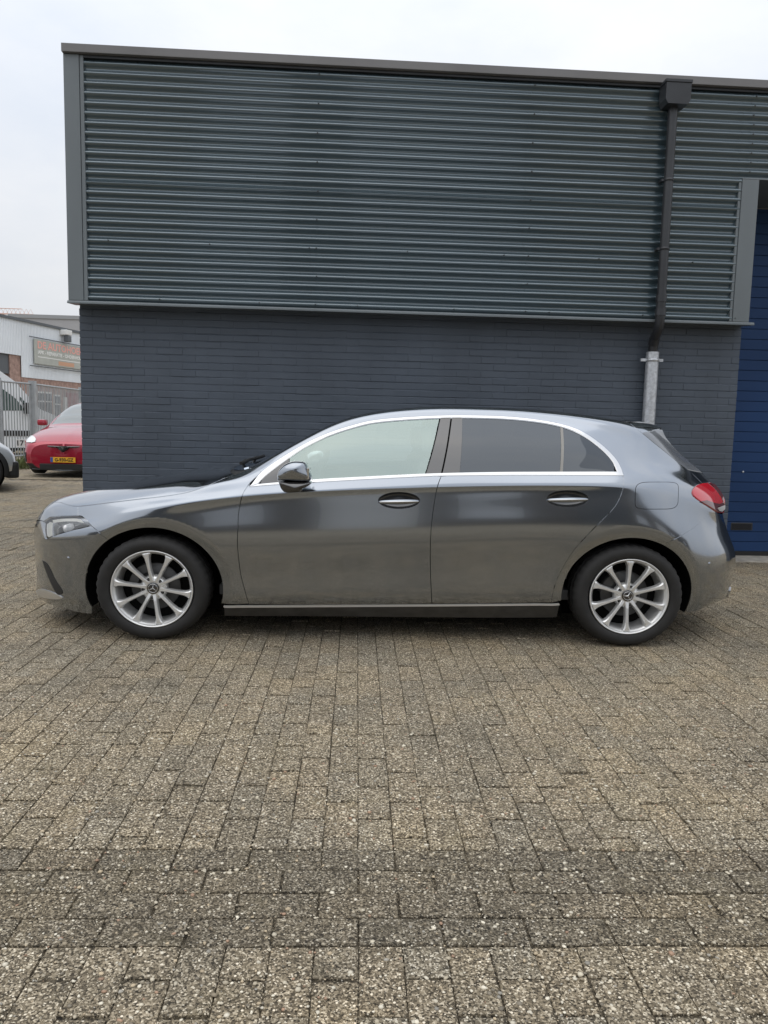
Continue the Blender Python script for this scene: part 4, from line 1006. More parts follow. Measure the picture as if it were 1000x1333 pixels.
for k, (x, z, sx) in enumerate(bricks):
    y = YB+.0255+rng.normal(0, .0011)
    if k < 300:
        o = link('brick', bm_v[int(rng.integers(6))], wall); o.location = (x, y, z+rng.normal(0, .0006)); o.scale.x = sx; o.rotation_euler = (rng.normal(0, .006), rng.normal(0, .0025), 0)
    else:
        me = bm_v[int(rng.integers(6))]; MBb.add([(v.co.x*sx+x, v.co.y+y, v.co.z+z) for v in me.vertices], [tuple(p.vertices) for p in me.polygons])
bf = MBb.build('brick_field', M['brick'], wall); bf['kind'] = 'stuff'
# corrugated sheets (18/76 sinus profile), two tiers lapped at z = 3.16, vertical laps where the screws run
def sheet(x0, x1, z0, z1, dy):
    n = int((z1-z0)/.0763*10); vs = []; fs = []
    for k in range(n+1):
        z = z0+(z1-z0)*k/n; y = YC+dy-.0158*math.sin(2*math.pi*(z-2.215)/.0763)
        vs += [(x0, y, z), (x1, y, z)]
    for k in range(n): fs.append((2*k, 2*k+1, 2*k+3, 2*k+2))
    return MB().add(vs, fs, True).build('cladding_sheet', M['clad'], bld)
laps = [-2.075, -.217, 1.572, 3.406]
for i_ in range(3):
    sheet(laps[i_]-(.03 if i_ else 0), laps[i_+1], 2.205, 3.19, -.0015*i_)
    sheet(laps[i_]-(.03 if i_ else 0), laps[i_+1], 3.155, 4.115, -.003-.0015*i_)
sheet(3.376, 3.482, 3.405, 4.115, -.0075); sheet(3.452, 7.0, 3.405, 4.115, -.009)
scv = MB()
for lx in (-.200, 1.588, 3.468):
    for k in range(26):
        z = 2.215+.0763*(k+.25)
        if z < 4.1 and (lx < 3 or z > 3.45) and (lx > 3 or k % 3 == 0): scv.lathe([(.0001, -.0065), (.0045, -.006), (.006, -.003), (.006, .004)], 8, 'y', (lx+rng.normal(0, .003), YC-.0245, z))
for k in range(14):
    scv.lathe([(.0001, -.0065), (.0045, -.006), (.006, .004)], 8, 'y', (-1.9+.41*k, YC-.0245, 2.215+.0763*(.25+(0 if k % 2 else 6))))
sc_ = scv.build('sheet_screws', M['pipe'], bld); sc_['kind'] = 'stuff'
def trim(name, a, b, m_=None, bev=.004): return MB().box(a, b, bev).build(name, m_ or M['trim'], bld)
trim('corner_trim', (-2.228, 6.622, 2.204), (-2.106, 7.2, 4.118))
trim('edge_channel', (-2.103, 6.628, 2.206), (-2.073, 6.70, 4.116))
trim('cap_fascia', (-2.232, 6.592, 4.1225), (7.0, 7.4, 4.186), M['fascia'])
trim('head_trim', (-2.10, 6.629, 4.098), (7.0, 6.70, 4.1205), M['pipe'])
dr = MB().prism([(6.612, 2.178), (6.612, 2.190), (6.625, 2.203), (6.83, 2.2035), (6.83, 2.192)], -2.236, 3.60, 'x').build('drip_sill', M['trim'], bld)
MB().box((-2.2, 6.66, 2.1925), (3.55, 6.824, 2.2)).build('soffit', M['dark'], bld)  # near-black colour stands in for the shade under the overhang
trim('reveal_trim', (3.409, 6.624, 2.2045), (3.555, 7.44, 3.392)); trim('edge_channel', (3.384, 6.632, 2.206), (3.407, 6.70, 3.392))
trim('head_reveal', (3.409, 6.626, 3.3935), (7.0, 7.44, 3.404))
MB().box((-2.10, 6.72, 2.21), (3.38, 7.3, 4.11)).build('core_wall', M['dark'], bld)
MB().box((3.38, 6.72, 3.41), (7.0, 7.3, 4.11)).build('core_wall', M['dark'], bld)
MB().box((-2.19, 7.13, 0), (-2.0, 16, 4.11)).build('side_wall', M['clad'], bld)
MB().box((-2.2, 7.38, 4.05), (7.0, 16, 4.12)).build('roof', M['fascia'], bld)
MB().box((3.30, 7.13, 0), (3.598, 7.60, 2.19)).build('gate_pier', M['brick'], bld)
MB().box((5.75, 6.83, 0), (7.0, 7.6, 3.39)).build('gate_pier', M['brick'], bld)
# sectional door: ribbed blue panels
rd = empty('sectional_door', (0, 0, 0)); rd.parent = bld
YG = 7.46; zz = .055; nrib = 33; pr_ = .1003
for k in range(nrib):
    z0 = zz+pr_*k; y0 = YG+.004*((k % 5) == 0)
    MB().box((3.5, YG, z0+.003), (5.80, YG+.03, z0+pr_-.003), .0045).build('door_rib', M['door_blue'], rd)
MB().box((3.5, YG+.012, .03), (5.8, YG+.045, 3.40)).build('door_leaf', M['door_blue'], rd)
MB().box((3.5, YG-.004, .012), (5.8, YG+.03, .056), .004).build('bottom_seal', M['black'], rd)
hb = MB().box((3.972, YG-.004, .268), (4.202, YG+.03, .350), .012).build('grip_frame', M['pipe'], rd)
MB().box((3.988, YG-.0052, .282), (4.186, YG-.003, .338)).build('grip_recess', M['dark'], rd)
MB().lathe([(.0001, -.006), (.009, -.005), (.011, 0)], 12, 'y', (4.06, YG, .86)).build('lock_stud', M['galv'], rd)
apron = MB().box((3.35, 7.13, -.02), (6.4, 7.62, .012), .004).build('door_threshold', noisy(mat('concrete_threshold', (.40, .37, .32), .85), 9, .3, .5, 60), bld)
# rainwater: hopper, dark pipe on brackets, swan-neck, galvanised foot
dp = empty('downpipe', (0, 0, 0)); dp.parent = bld
MB().prism([(2.635, 4.085), (2.845, 4.085), (2.845, 3.95), (2.824, 3.915), (2.656, 3.915), (2.635, 3.95)], 6.475, 6.615, 'y').build('hopper', M['pipe'], dp)
MB().box((2.628, 6.468, 4.080), (2.852, 6.59, 4.104), .004).build('hopper_rim', M['pipe'], dp)
XP = 2.742
MB().tube([(XP, 6.575, 3.99), (XP, 6.575, 2.40)], .0385, 20).build('pipe', M['pipe'], dp)
MB().tube([(XP, 6.575, 2.41), (XP, 6.575, 2.22), (XP+.002, 6.583, 2.17), (XP+.006, 6.605, 2.125), (XP+.012, 6.66, 2.08), (XP+.016, 6.71, 2.04), (XP+.02, 6.733, 1.99), (XP+.020, 6.737, 1.90)], .040, 20).build('swan_neck', M['pipe'], dp)
for z in (2.37, 2.255): MB().tube([(XP, 6.575, z-.03), (XP, 6.575, z+.03)], .0455, 20).build('pipe_socket', M['pipe'], dp)
MB().tube([(XP+.016, 6.705, 2.048), (XP+.02, 6.731, 2.005)], .046, 20).build('pipe_socket', M['pipe'], dp)
for z in (3.34, 2.78):
    bk = MB().lathe([(.0385, -.011), (.043, -.011), (.043, .011), (.0385, .011)], 20, 'z', (XP, 6.575, z)); bk.box((XP-.062, 6.57, z-.009), (XP-.036, 6.64, z+.009)); bk.build('pipe_bracket', M['pipe'], dp)
MB().tube([(XP+.020, 6.737, 1.935), (XP+.020, 6.737, .0)], .0555, 24).build('galvanised_foot', M['galv'], dp)
gr_ = MB().lathe([(.0555, -.014), (.0605, -.014), (.0605, .014), (.0555, .014)], 24, 'z', (XP+.02, 6.737, 1.865)); gr_.box((XP-.085, 6.725, 1.853), (XP-.035, 6.75, 1.877)); gr_.box((XP+.075, 6.725, 1.853), (XP+.115, 6.75, 1.877)); gr_.build('pipe_bracket', M['galv'], dp)
# ------------------------------------------------------------------ beyond the unit's corner
def at(px, depth):
    """ground position seen at photo column px (taken at the horizon row), at axis depth"""
    d = ray(px, 554+(px-500)*.0233); p = d*depth; return np.array([p[0], p[1], 0.0])
# light metal hall with brick plinth
M['hall'] = noisy(mat('pale_profiled_steel', (.80, .83, .86), .45), .6, .05)
M['hall_trim'] = mat('hall_dark_trim', (.10, .11, .12), .5)
M['pinkbrick'] = noisy(mat('pink_brick', (.36, .24, .20), .85), 7, .3, .3, 40)
M['frame_white'] = mat('white_frame', (.72, .72, .70), .5)
hd = np.array([math.sin(R_(13.9)), math.cos(R_(13.9))]); h0 = at(65, 38.)
hall = empty('workshop_hall', (h0[0], h0[1], 0), math.atan2(hd[1], hd[0])); tag(hall, 'pale metal-clad workshop hall with banner and brick plinth behind the fence', 'building')
# local x runs along the wall (away), local +y is behind the wall, so the face looks to -y
def hx(px):
    d = ray(px, 540); a = np.array([[hd[0], -d[0]], [hd[1], -d[1]]]); t = np.linalg.solve(a, -h0[:2]); return t[0]
def hz(px, py):
    t = hx(px); p = h0[:2]+hd*t; d = ray(px, py); return CAM_H+d[2]*(p[1]/d[1])
zt, zc = hz(50, 422), hz(65, 494.5); xo = hx(29.7); zo = hz(15, 461)
n_ = 150; xs = np.linspace(hx(-60), hx(125), n_*2); vs = []; fs = []
def ribbed(x0, x1, z0, z1):
    k = int((x1-x0)/.11); vs = []; fs = []
    for q in range(k):
        a = x0+(x1-x0)*q/k; w_ = (x1-x0)/k
        for dx, dy in ((0, 0), (.45, 0), (.55, -.03), (.9, -.03)): vs += [(a+w_*dx, dy, z0), (a+w_*dx, dy, z1)]
    for q in range(len(vs)//2-1): fs.append((2*q, 2*q+2, 2*q+3, 2*q+1))
    return MB().add(vs, fs)
ribbed(xo, hx(125), zc, zt).build('cladding', M['hall'], hall); ribbed(hx(-60), xo, zo, zt).build('cladding', M['hall'], hall)
MB().box((hx(-60), -.10, zt-.02), (hx(125), .3, zt+.10)).build('roof_edge', M['hall_trim'], hall)
MB().box((hx(-60), .1, zc+.1), (hx(125), 12, zt-.05)).build('hall_core', M['hall_trim'], hall)
MB().box((xo+.02, .02, 0), (hx(125), .3, zc)).build('brick_plinth', M['pinkbrick'], hall)
MB().box((xo-.75, .05, 0), (xo+.02, .6, zo), .01).build('gate_jamb', M['pinkbrick'], hall)
MB().box((hx(-60), .5, 0), (xo-.7, .6, zo+.2)).build('gate_shutter', mat('dark_shutter', (.05, .05, .055), .6), hall)
for k in range(9): MB().box((hx(-60), .47, .3+k*.4), (xo-.75, .5, .34+k*.4)).build('shutter_slat', M['hall_trim'], hall)
M['winglass'] = mat('window_glass', (.03, .035, .04), .08, 0, 1, .02)
for a, b, z0, z1 in ((50, 58.5, .9, 2.5), (60, 68, .9, 2.5), (71, 79, 1.0, 2.4), (88, 100, 1.0, 2.4)):
    wn = MB().box((hx(a), -.02, z0), (hx(b), .03, z1)).build('window', M['frame_white'], hall)
    for q in range(2):
        xa = hx(a)+(hx(b)-hx(a))*(q+.06)/2; xb = hx(a)+(hx(b)-hx(a))*(q+.94)/2
        MB().box((xa, -.035, z0+.08), (xb, -.015, z1-.5)).build('pane', M['winglass'], wn); MB().box((xa, -.035, z1-.44), (xb, -.015, z1-.08)).build('pane', M['winglass'], wn)
MB().box((hx(84), -.03, 0), (hx(87), .02, 2.3), .01).build('drainpipe', M['frame_white'], hall)
MB().box((hx(87), -.04, .95), (hx(104), .0, 2.55)).build('red_panel', mat('dull_red_panel', (.30, .06, .06), .6), hall)
lp = MB().box((hx(81)-.12, -.45, zt-.28), (hx(81)+.35, -.02, zt-.02), .05).build('flood_lamp', M['frame_white'], hall); MB().box((hx(81)-.05, -.44, zt-.62), (hx(81)+.28, -.20, zt-.30), .03).build('lamp_head', M['hall_trim'], lp)
# banner: pale green-grey sheet in a rod frame, pink heading and white lines
b0, b1 = hx(43.8), hx(125); bt, bb = hz(60, 443.6), hz(60, 475.2)
ban = empty('wall_banner', (h0[0], h0[1], 0), math.atan2(hd[1], hd[0])); tag(ban, 'grey workshop banner with faded pink heading on the pale hall', 'banner')
MB().box((b0, -.14, bb), (b1, -.10, bt), .005).build('sheet', noisy(mat('banner_sheet', (.42, .43, .39), .6), 1.5, .12), ban)
for z in (bb-.12, bt+.06): MB().tube([(b0-.35, -.14, z), (b1, -.14, z)], .025, 6).build('rod', M['hall_trim'], ban)
hgt = bt-bb
mp_, mw_ = mat('faded_pink_print', (.80, .40, .35), .6), mat('white_print', (.75, .75, .72), .6)
def put(s, size, m_, x, z, sx=1.):
    o = text_mesh('lettering', s, size, m_, ban, .004, .01); o.rotation_euler = (R_(90), 0, 0); o.scale = (sx, 1, 1)
    bx = [v.co.x for v in o.data.vertices]; o.location = (x-min(bx)*sx, -.146, z)
put('DE AUTOHOEK', hgt*.42, mp_, b0+.25, bb+hgt*.76, 1.12); put('APK - REPARATIE - ONDERHOUD', hgt*.20, mw_, b0+.25, bb+hgt*.47, 1.1)
MB().box((b0+.25, -.145, bb+hgt*.27), (b1, -.141, bb+hgt*.31)).build('print_rule', mw_, ban)
MB().box((b0+1.9, -.145, bb+hgt*.05), (b1-2.2, -.141, bb+hgt*.22)).build('print_strip', mat('orange_print', (.60, .34, .22), .6), ban)
# larger grey hall far behind
c0 = at(60, 75.); fb_ = empty('warehouse', (c0[0], c0[1], 0)); tag(fb_, 'plain grey flat-roofed warehouse rising behind the pale workshop hall', 'building')
zw = CAM_H+ray(70, 415)[2]*c0[1]/ray(70, 415)[1]
MB().box((-3.2, 0, 0), (30, 20, zw)).build('wall', noisy(mat('warehouse_grey', (.36, .36, .37), .6), .2, .05), fb_); MB().box((-3.3, -.1, zw), (30.1, 20, zw+.35)).build('roof_edge', mat('warehouse_edge', (.30, .31, .32), .6), fb_)
# construction crane jib against the sky
cp = at(-40, 190.); cr_ = empty('tower_crane', (cp[0], cp[1], 0)); tag(cr_, 'distant orange tower crane jib above the pale hall roof', 'crane')
zj = CAM_H+ray(20, 409)[2]*cp[1]/ray(20, 409)[1]; M['crane'] = mat('crane_paint', (.62, .40, .32), .6); m2 = MB(); Lj = at(46, 190.)[0]-cp[0]
for yy, z in ((-.6, zj), (.6, zj), (0, zj+1.3)): m2.tube([(-6, yy, z), (Lj*(.82 if yy == 0 else 1), yy, z)], .09, 5)
for k in range(int(Lj)): m2.tube([(k, -.6, zj), (k+.5, 0, zj+1.3), (k+1, .6, zj)], .05, 4)
m2.build('jib', M['crane'], cr_)
ms_ = MB()
for a, b in ((-.7, -.7), (.7, -.7), (.7, .7), (-.7, .7)): ms_.tube([(a, b, 0), (a, b, zj+3)], .09, 5)
for k in range(int(zj)): ms_.tube([(-.7, -.7, k), (.7, -.7, k+1)], .05, 4); ms_.tube([(.7, .7, k), (-.7, .7, k+1)], .05, 4)
ms_.build('mast', M['crane'], cr_)
# steel bar fence in two runs meeting at a thick post
M['fence'] = noisy(mat('galvanised_fence', (.36, .38, .39), .5, .3), 6, .15)
fp = [at(-75, 18.6), at(0, 20.3), at(43.5, 21.7), at(105, 25.4), at(150, 28.5)]
fence = empty('steel_fence', tuple(fp[2])); tag(fence, 'grey steel bar fence in front of the white van', 'fence')
HF = 2.2
for a, b in zip(fp, fp[1:]):
    a = a-fp[2]; b = b-fp[2]; L = np.linalg.norm(b-a); d = (b-a)/L; n = int(L/.112)
    for z in (.18, HF-.03): MB().tube([tuple(a+np.array([0, 0, z])), tuple(b+np.array([0, 0, z]))], .028, 6).build('rail', M['fence'], fence)
    bar_me = bar_me if 'bar_me' in globals() else MB().tube([(0, 0, .05), (0, 0, HF)], .014, 6).mesh('bar')
    if not bar_me.materials: bar_me.materials.append(M['fence'])
    for k in range(1, n): o = link('bar', bar_me, fence); o.location = tuple(a+d*(L*k/n))
for k, p in enumerate(fp):
    p = p-fp[2]; r = .085 if k == 2 else .045; MB().box((p[0]-r, p[1]-r, 0), (p[0]+r, p[1]+r, HF+.06), .006).build('post', M['fence'], fence)
# two small signs wired to the fence
def sign(name, label, px0, px1, py0, py1, dep, cm, txt=None):
    c = at((px0+px1)/2, dep); w_ = (px1-px0)/1000*dep; d = ray((px0+px1)/2, py1); z0 = CAM_H+d[2]*c[1]/d[1]; d = ray((px0+px1)/2, py0); z1 = CAM_H+d[2]*c[1]/d[1]
    e = empty(name, tuple(c), -math.atan2(c[0], c[1])); tag(e, label, 'sign'); MB().box((-w_/2, -.01, z0), (w_/2, .01, z1), .003).build('plate', cm, e); return e, w_, z0, z1
sg, sw, z0, z1 = sign('house_number_sign', 'white number plate reading 17 on the steel fence', 21, 31, 572, 582, 20.6, M['frame_white'])
o = text_mesh('lettering', '17', (z1-z0)*.95, M['black'], sg, .003, .004); o.rotation_euler = (R_(90), 0, 0); o.location = (-.02, -.013, (z0+z1)/2)
s2, sw, z0, z1 = sign('warning_sign', 'white and red striped warning plate on the fence beside the red car', 31.4, 39.5, 571.5, 582, 20.7, M['frame_white'])
for k in range(2): MB().box((-sw*.42, -.016, z0+(z1-z0)*(.22+.38*k)), (sw*.42, -.0115, z0+(z1-z0)*(.40+.38*k))).build('red_stripe', mat('sign_red', (.62, .05, .06), .5), s2)
# grass verge along the fence foot
gv = MB(); gA, gB = at(12, 18.2), at(46, 19.6); 
for k in range(2600):
    t = rng.random(); p = gA+(gB-gA)*t+np.array([rng.normal(0, .15), rng.uniform(-.2, 2.2), 0]); h = rng.uniform(.05, .30)*(.5+.8*rng.random()); a = rng.uniform(0, 6.28); w_ = rng.uniform(.006, .016); l = rng.normal(0, .09, 2)
    dx, dy = math.cos(a)*w_, math.sin(a)*w_
    gv.add([(p[0]-dx, p[1]-dy, 0), (p[0]+dx, p[1]+dy, 0), (p[0]+dx*.6+l[0]*.5, p[1]+dy*.6+l[1]*.5, h*.6), (p[0]+l[0], p[1]+l[1], h)], [(0, 1, 2), (0, 2, 3)])
gvo = gv.build('grass_verge', noisy(mat('verge_grass', (.085, .105, .03), .7), 6, .45)); tag(gvo, 'tufts of yellowish green grass along the fence foot', 'grass', kind='stuff')
# low hedge seen between the bars
hg = MB(); hp_ = at(66, 29.)
for k in range(1500):
    p = hp_+np.array([rng.uniform(-1.2, 1.3), rng.uniform(-.4, .4), 0]); z = .75+.55*rng.random()**.7*rng.uniform(.5, 1); s_ = rng.uniform(.02, .05); a, b = rng.normal(0, 1, 3), rng.normal(0, 1, 3); q = np.array([p[0], p[1], z-.15])
    hg.add([q-a*s_*.5, q+b*s_*.5, q+a*s_*.5, q-b*s_*.5], [(0, 1, 2, 3)])
hge = empty('clipped_hedge', (0, 0, 0)); tag(hge, 'low green hedge between fence and pale hall plinth', 'hedge'); hg.build('foliage', noisy(mat('hedge_leaf', (.06, .10, .035), .6), 5, .4), hge)
MB().box((hp_[0]-1.2, hp_[1]-.3, 0), (hp_[0]+1.3, hp_[1]+.3, .85), .1).build('inner_stems', mat('hedge_inner', (.03, .04, .02), .9), hge)
# ------------------------------------------------------------------ other vehicles
def simple_wheel(par, x, y, r, rim_r, spokes, s=1, w_=.23):
    wp = empty('wheel'); wp.parent = par; wp.location = (x, y, r); wp.scale = (1, s, 1)
    MB().lathe([(rim_r, .02), (rim_r+.02, .0), (r*.93, .0), (r, .03), (r, w_-.03), (r*.93, w_), (rim_r, w_)], 48, 'y').build('tyre', M['rubber'], wp)
    MB().lathe([(rim_r+.005, .012), (rim_r-.012, .004), (rim_r-.03, .02), (rim_r-.05, .08), (.001, .09)], 40, 'y').build('rim_back', M['alloy_dark'], wp)
    sp = MB()
    for k in range(spokes):
        a = 2*math.pi*k/spokes+.3; c_, s_ = math.cos(a), math.sin(a)
        for (r0, w0), (r1, w1) in (((.04, .03), (rim_r-.012, .045)),):
            pts = [(r0, -w0), (r1, -w1), (r1, w1), (r0, w0)]
            sp.add([(p*c_-q*s_, yy, p*s_+q*c_) for yy in (.012, .05) for p, q in pts], [(0, 1, 2, 3), (4, 7, 6, 5), (0, 4, 5, 1), (1, 5, 6, 2), (2, 6, 7, 3), (3, 7, 4, 0)])
    sp.lathe([(rim_r+.002, .006), (rim_r-.014, .004), (rim_r-.016, .03)], 40, 'y'); sp.lathe([(.001, .008), (.06, .010), (.065, .04)], 20, 'y'); sp.build('spokes', M['alloy'], wp)
    return wp
def loft(st, nu=8, nv=4):
    """stations: (x, [(y, z), ...]) from nose to tail; catmull-rom both ways"""
    A = np.array([[(x, y, z) for y, z in pr] for x, pr in st], float)
    def crm(A, n):
        out = []
        for k in range(len(A)-1):
            p1, p2 = A[k], A[k+1]; p0 = A[k-1] if k else 2*p1-p2; p3 = A[k+2] if k+2 < len(A) else 2*p2-p1
            for t in np.linspace(0, 1, n, False): out.append(.5*(2*p1+(p2-p0)*t+(2*p0-5*p1+4*p2-p3)*t*t+(3*p1-p0-3*p2+p3)*t**3))
        out.append(A[-1]); return np.array(out)
    return crm(np.transpose(crm(A, nu), (1, 0, 2)), nv).transpose(1, 0, 2)
def loft_part(G, sel, name, m_, par, off=0., sides=(1, -1)):
    """both halves of the cells chosen by sel(x, y, z of the cell centre)"""
    du = np.gradient(G, axis=0); dv = np.gradient(G, axis=1); N = np.cross(du, dv); N /= np.linalg.norm(N, axis=-1, keepdims=True)+1e-9
    if N[G.shape[0]//2, G.shape[1]//2, 1] < 0: N = -N
    Q = G+N*off; b = MB()
    for s in sides:
        vs = []; fs = []
        for i in range(G.shape[0]-1):
            for j in range(G.shape[1]-1):
                c = G[i:i+2, j:j+2].reshape(4, 3).mean(0)
                if sel(*c):
                    o = len(vs); vs += [Q[i, j]*[1, s, 1], Q[i+1, j]*[1, s, 1], Q[i+1, j+1]*[1, s, 1], Q[i, j+1]*[1, s, 1]]; fs.append((o, o+1, o+2, o+3))
        b.add(vs, fs, True)
    me = b.mesh(name); bm = bmesh.new(); bm.from_mesh(me); bmesh.ops.remove_doubles(bm, verts=bm.verts, dist=1e-4); bmesh.ops.recalc_face_normals(bm, faces=bm.faces); bm.to_mesh(me); bm.free()
    for p in me.polygons: p.use_smooth = True
    me.materials.append(m_); return link(name, me, par)
# red electric car, nose towards us
M['red'] = mat('red_metallic_paint', (.36, .012, .035), .25, .35, 1, .03)
M['pale_glass'] = mat('reflecting_windscreen', (.10, .12, .12), .05, 0, 1, .02, spec=1.)
rst = [(0.0, [(.0, .16), (.45, .16), (.62, .24), (.68, .36), (.68, .50), (.60, .62), (.40, .68), (0, .70)]),
       (-.10, [(.0, .15), (.60, .15), (.80, .24), (.84, .38), (.83, .54), (.76, .68), (.5, .75), (0, .77)]),
       (-.38, [(.0, .15), (.72, .16), (.91, .26), (.94, .42), (.94, .62), (.88, .79), (.58, .87), (0, .90)]),
       (-.85, [(.0, .15), (.78, .17), (.95, .28), (.98, .46), (.98, .70), (.92, .90), (.62, .99), (0, 1.02)]),
       (-1.35, [(.0, .15), (.80, .18), (.96, .30), (.99, .50), (.99, .78), (.93, .99), (.66, 1.08), (0, 1.12)]),
       (-1.8, [(.0, .15), (.80, .18), (.96, .30), (.99, .52), (.99, .82), (.94, 1.04), (.75, 1.28), (0, 1.36)]),
       (-2.5, [(.0, .15), (.80, .18), (.96, .30), (.99, .52), (.99, .84), (.93, 1.08), (.68, 1.55), (0, 1.64)]),
       (-3.6, [(.0, .15), (.80, .18), (.96, .30), (.99, .52), (.99, .84), (.92, 1.08), (.66, 1.56), (0, 1.66)]),
       (-4.5, [(.0, .2), (.80, .2), (.96, .32), (.98, .54), (.97, .84), (.88, 1.06), (.60, 1.32), (0, 1.40)]),
       (-4.95, [(.0, .3), (.70, .3), (.86, .38), (.88, .56), (.86, .80), (.78, .95), (.52, 1.04), (0, 1.07)])]
RG = loft(rst, 22, 14)
rc0 = at(82, 16.2); red = empty('red_car', tuple(rc0), R_(-91)); tag(red, 'red electric car parked nose-out by the steel fence', 'car')
isg = lambda x, y, z: (-2.42 < x < -1.42 and y < .80-.10*(-1.42-x) and z > 1.09) or (-4.2 < x < -1.9 and y > .70 and 1.10 < z < 1.50)
wellr = lambda x, y, z: (math.hypot(x+.92, z-.36) < .42 or math.hypot(x+3.88, z-.36) < .42) and y > .5
isl = lambda x, y, z: -.62 < x < -.05 and y > .60 and .66+.10*(-x) < z < .80+.16*(-x) and z > .63+.35*(.95-y)*.0
loft_part(RG, lambda x, y, z: not isg(x, y, z) and not wellr(x, y, z) and z > .27, 'body', M['red'], red)
loft_part(RG, lambda x, y, z: not wellr(x, y, z) and z <= .27, 'lower_bumper', M['black'], red)
loft_part(RG, isg, 'glazing', M['pale_glass'], red, -.004)
def rgi(i, j):
    i0, j0 = int(min(i, RG.shape[0]-2)), int(min(j, RG.shape[1]-2)); a, b = i-i0, j-j0
    return RG[i0, j0]*(1-a)*(1-b)+RG[i0+1, j0]*a*(1-b)+RG[i0, j0+1]*(1-a)*b+RG[i0+1, j0+1]*a*b
def rgn(x, y, z):
    d = ((RG-np.array([x, y, z]))**2).sum(-1); return np.array(np.unravel_index(np.argmin(d), d.shape), float)
e0, e1 = rgn(-.09, .64, .715), rgn(-.60, .93, .82)
for s_ in (1, -1):
    vs = []; fs = []; m_, n_h = 18, 7
    for k in range(m_+1):
        t = k/m_; c = e0+(e1-e0)*t; hh = 6.5*math.sin(math.pi*min(.97, max(.06, t)))**.6
        for q in range(n_h+1):
            p = rgi(max(0, c[0]), max(0, c[1]+hh*(2*q/n_h-1)))*np.array([1, s_, 1]); vs.append(p+np.array([.012, .006*s_, .006]))
    for k in range(m_):
        for q in range(n_h): o = k*(n_h+1)+q; fs.append((o, o+1, o+n_h+2, o+n_h+1))
    MB().add(vs, fs, True).build('head_lamp', M['lens_white'], red)
MB().box((-.05, -.50, .14), (.034, .50, .275), .02).build('lower_grille', M['black'], red)
for s_ in (1, -1): loft_part(RG, lambda x, y, z: -.30 < x < -.06 and y > .70 and .30 < z < .50, 'corner_intake', M['black'], red, .006, (s_,))
# nose: closing face, dark slot with the T badge, bright lip, plate
f0 = RG[0]; vs = [tuple(p) for p in f0]+[(p[0], -p[1], p[2]) for p in f0[::-1]]
cv = [(0.012, 0, .42)]+vs; fs = [(0, k, k+1) for k in range(1, len(vs))]+[(0, len(vs), 1)]
MB().add(cv, fs, True).build('nose', M['red'], red)
sl_ = []; 
for t in np.linspace(-1, 1, 21): sl_.append((.028-.16*abs(t)**2.4, t*.60, .625+.028*abs(t)))
MB().tube(sl_, [.006+.018*(1-abs(t)**1.5) for t in np.linspace(-1, 1, 21)], 8).build('nose_slot', M['gloss_black'], red)
eb = MB().prism([(-.085, .655), (.085, .655), (.07, .632), (.03, .628), (.008, .565), (-.008, .565), (-.03, .628), (-.07, .632)], .045, .06, 'x').build('nose_badge', M['chrome'], red)
MB().prism([(-.16, .64), (.16, .64), (.02, .53), (-.02, .53)], .02, .045, 'x').build('badge_shield', M['gloss_black'], red)
lipm = MB(); lipm.tube([(.03-.13*abs(t)**2, t*.70, .135+.02*abs(t)) for t in np.linspace(-1, 1, 13)], .014, 6); lipm.build('lip_trim', M['hall_trim'], red)
pl = MB().box((.045, -.26, .305), (.062, .26, .415), .006).build('number_plate', mat('plate_yellow_front', (.80, .42, .02), .5), red)
MB().box((.0595, -.257, .309), (.0635, -.205, .411)).build('plate_band', mat('plate_blue', (.03, .08, .35), .5), pl)
o = text_mesh('plate_lettering', 'G-930-GZ', .098, M['black'], pl, .001, .003); o.rotation_euler = (R_(90), 0, R_(90)); o.location = (.064, .025, .358); o.scale = (.92, 1, 1)
for x, y, s in ((-.92, .985, -1), (-.92, -.985, 1), (-3.88, .985, -1), (-3.88, -.985, 1)): simple_wheel(red, x, y, .36, .25, 5, s)
MB().box((-4.6, -.72, .14), (-.2, .72, .5), .1).build('underbody', M['liner'], red)
for s in (1, -1): MB().box((-1.75, s*.98, 1.06), (-1.55, s*1.16, 1.20), .05).build('door_mirror', M['red'], red)
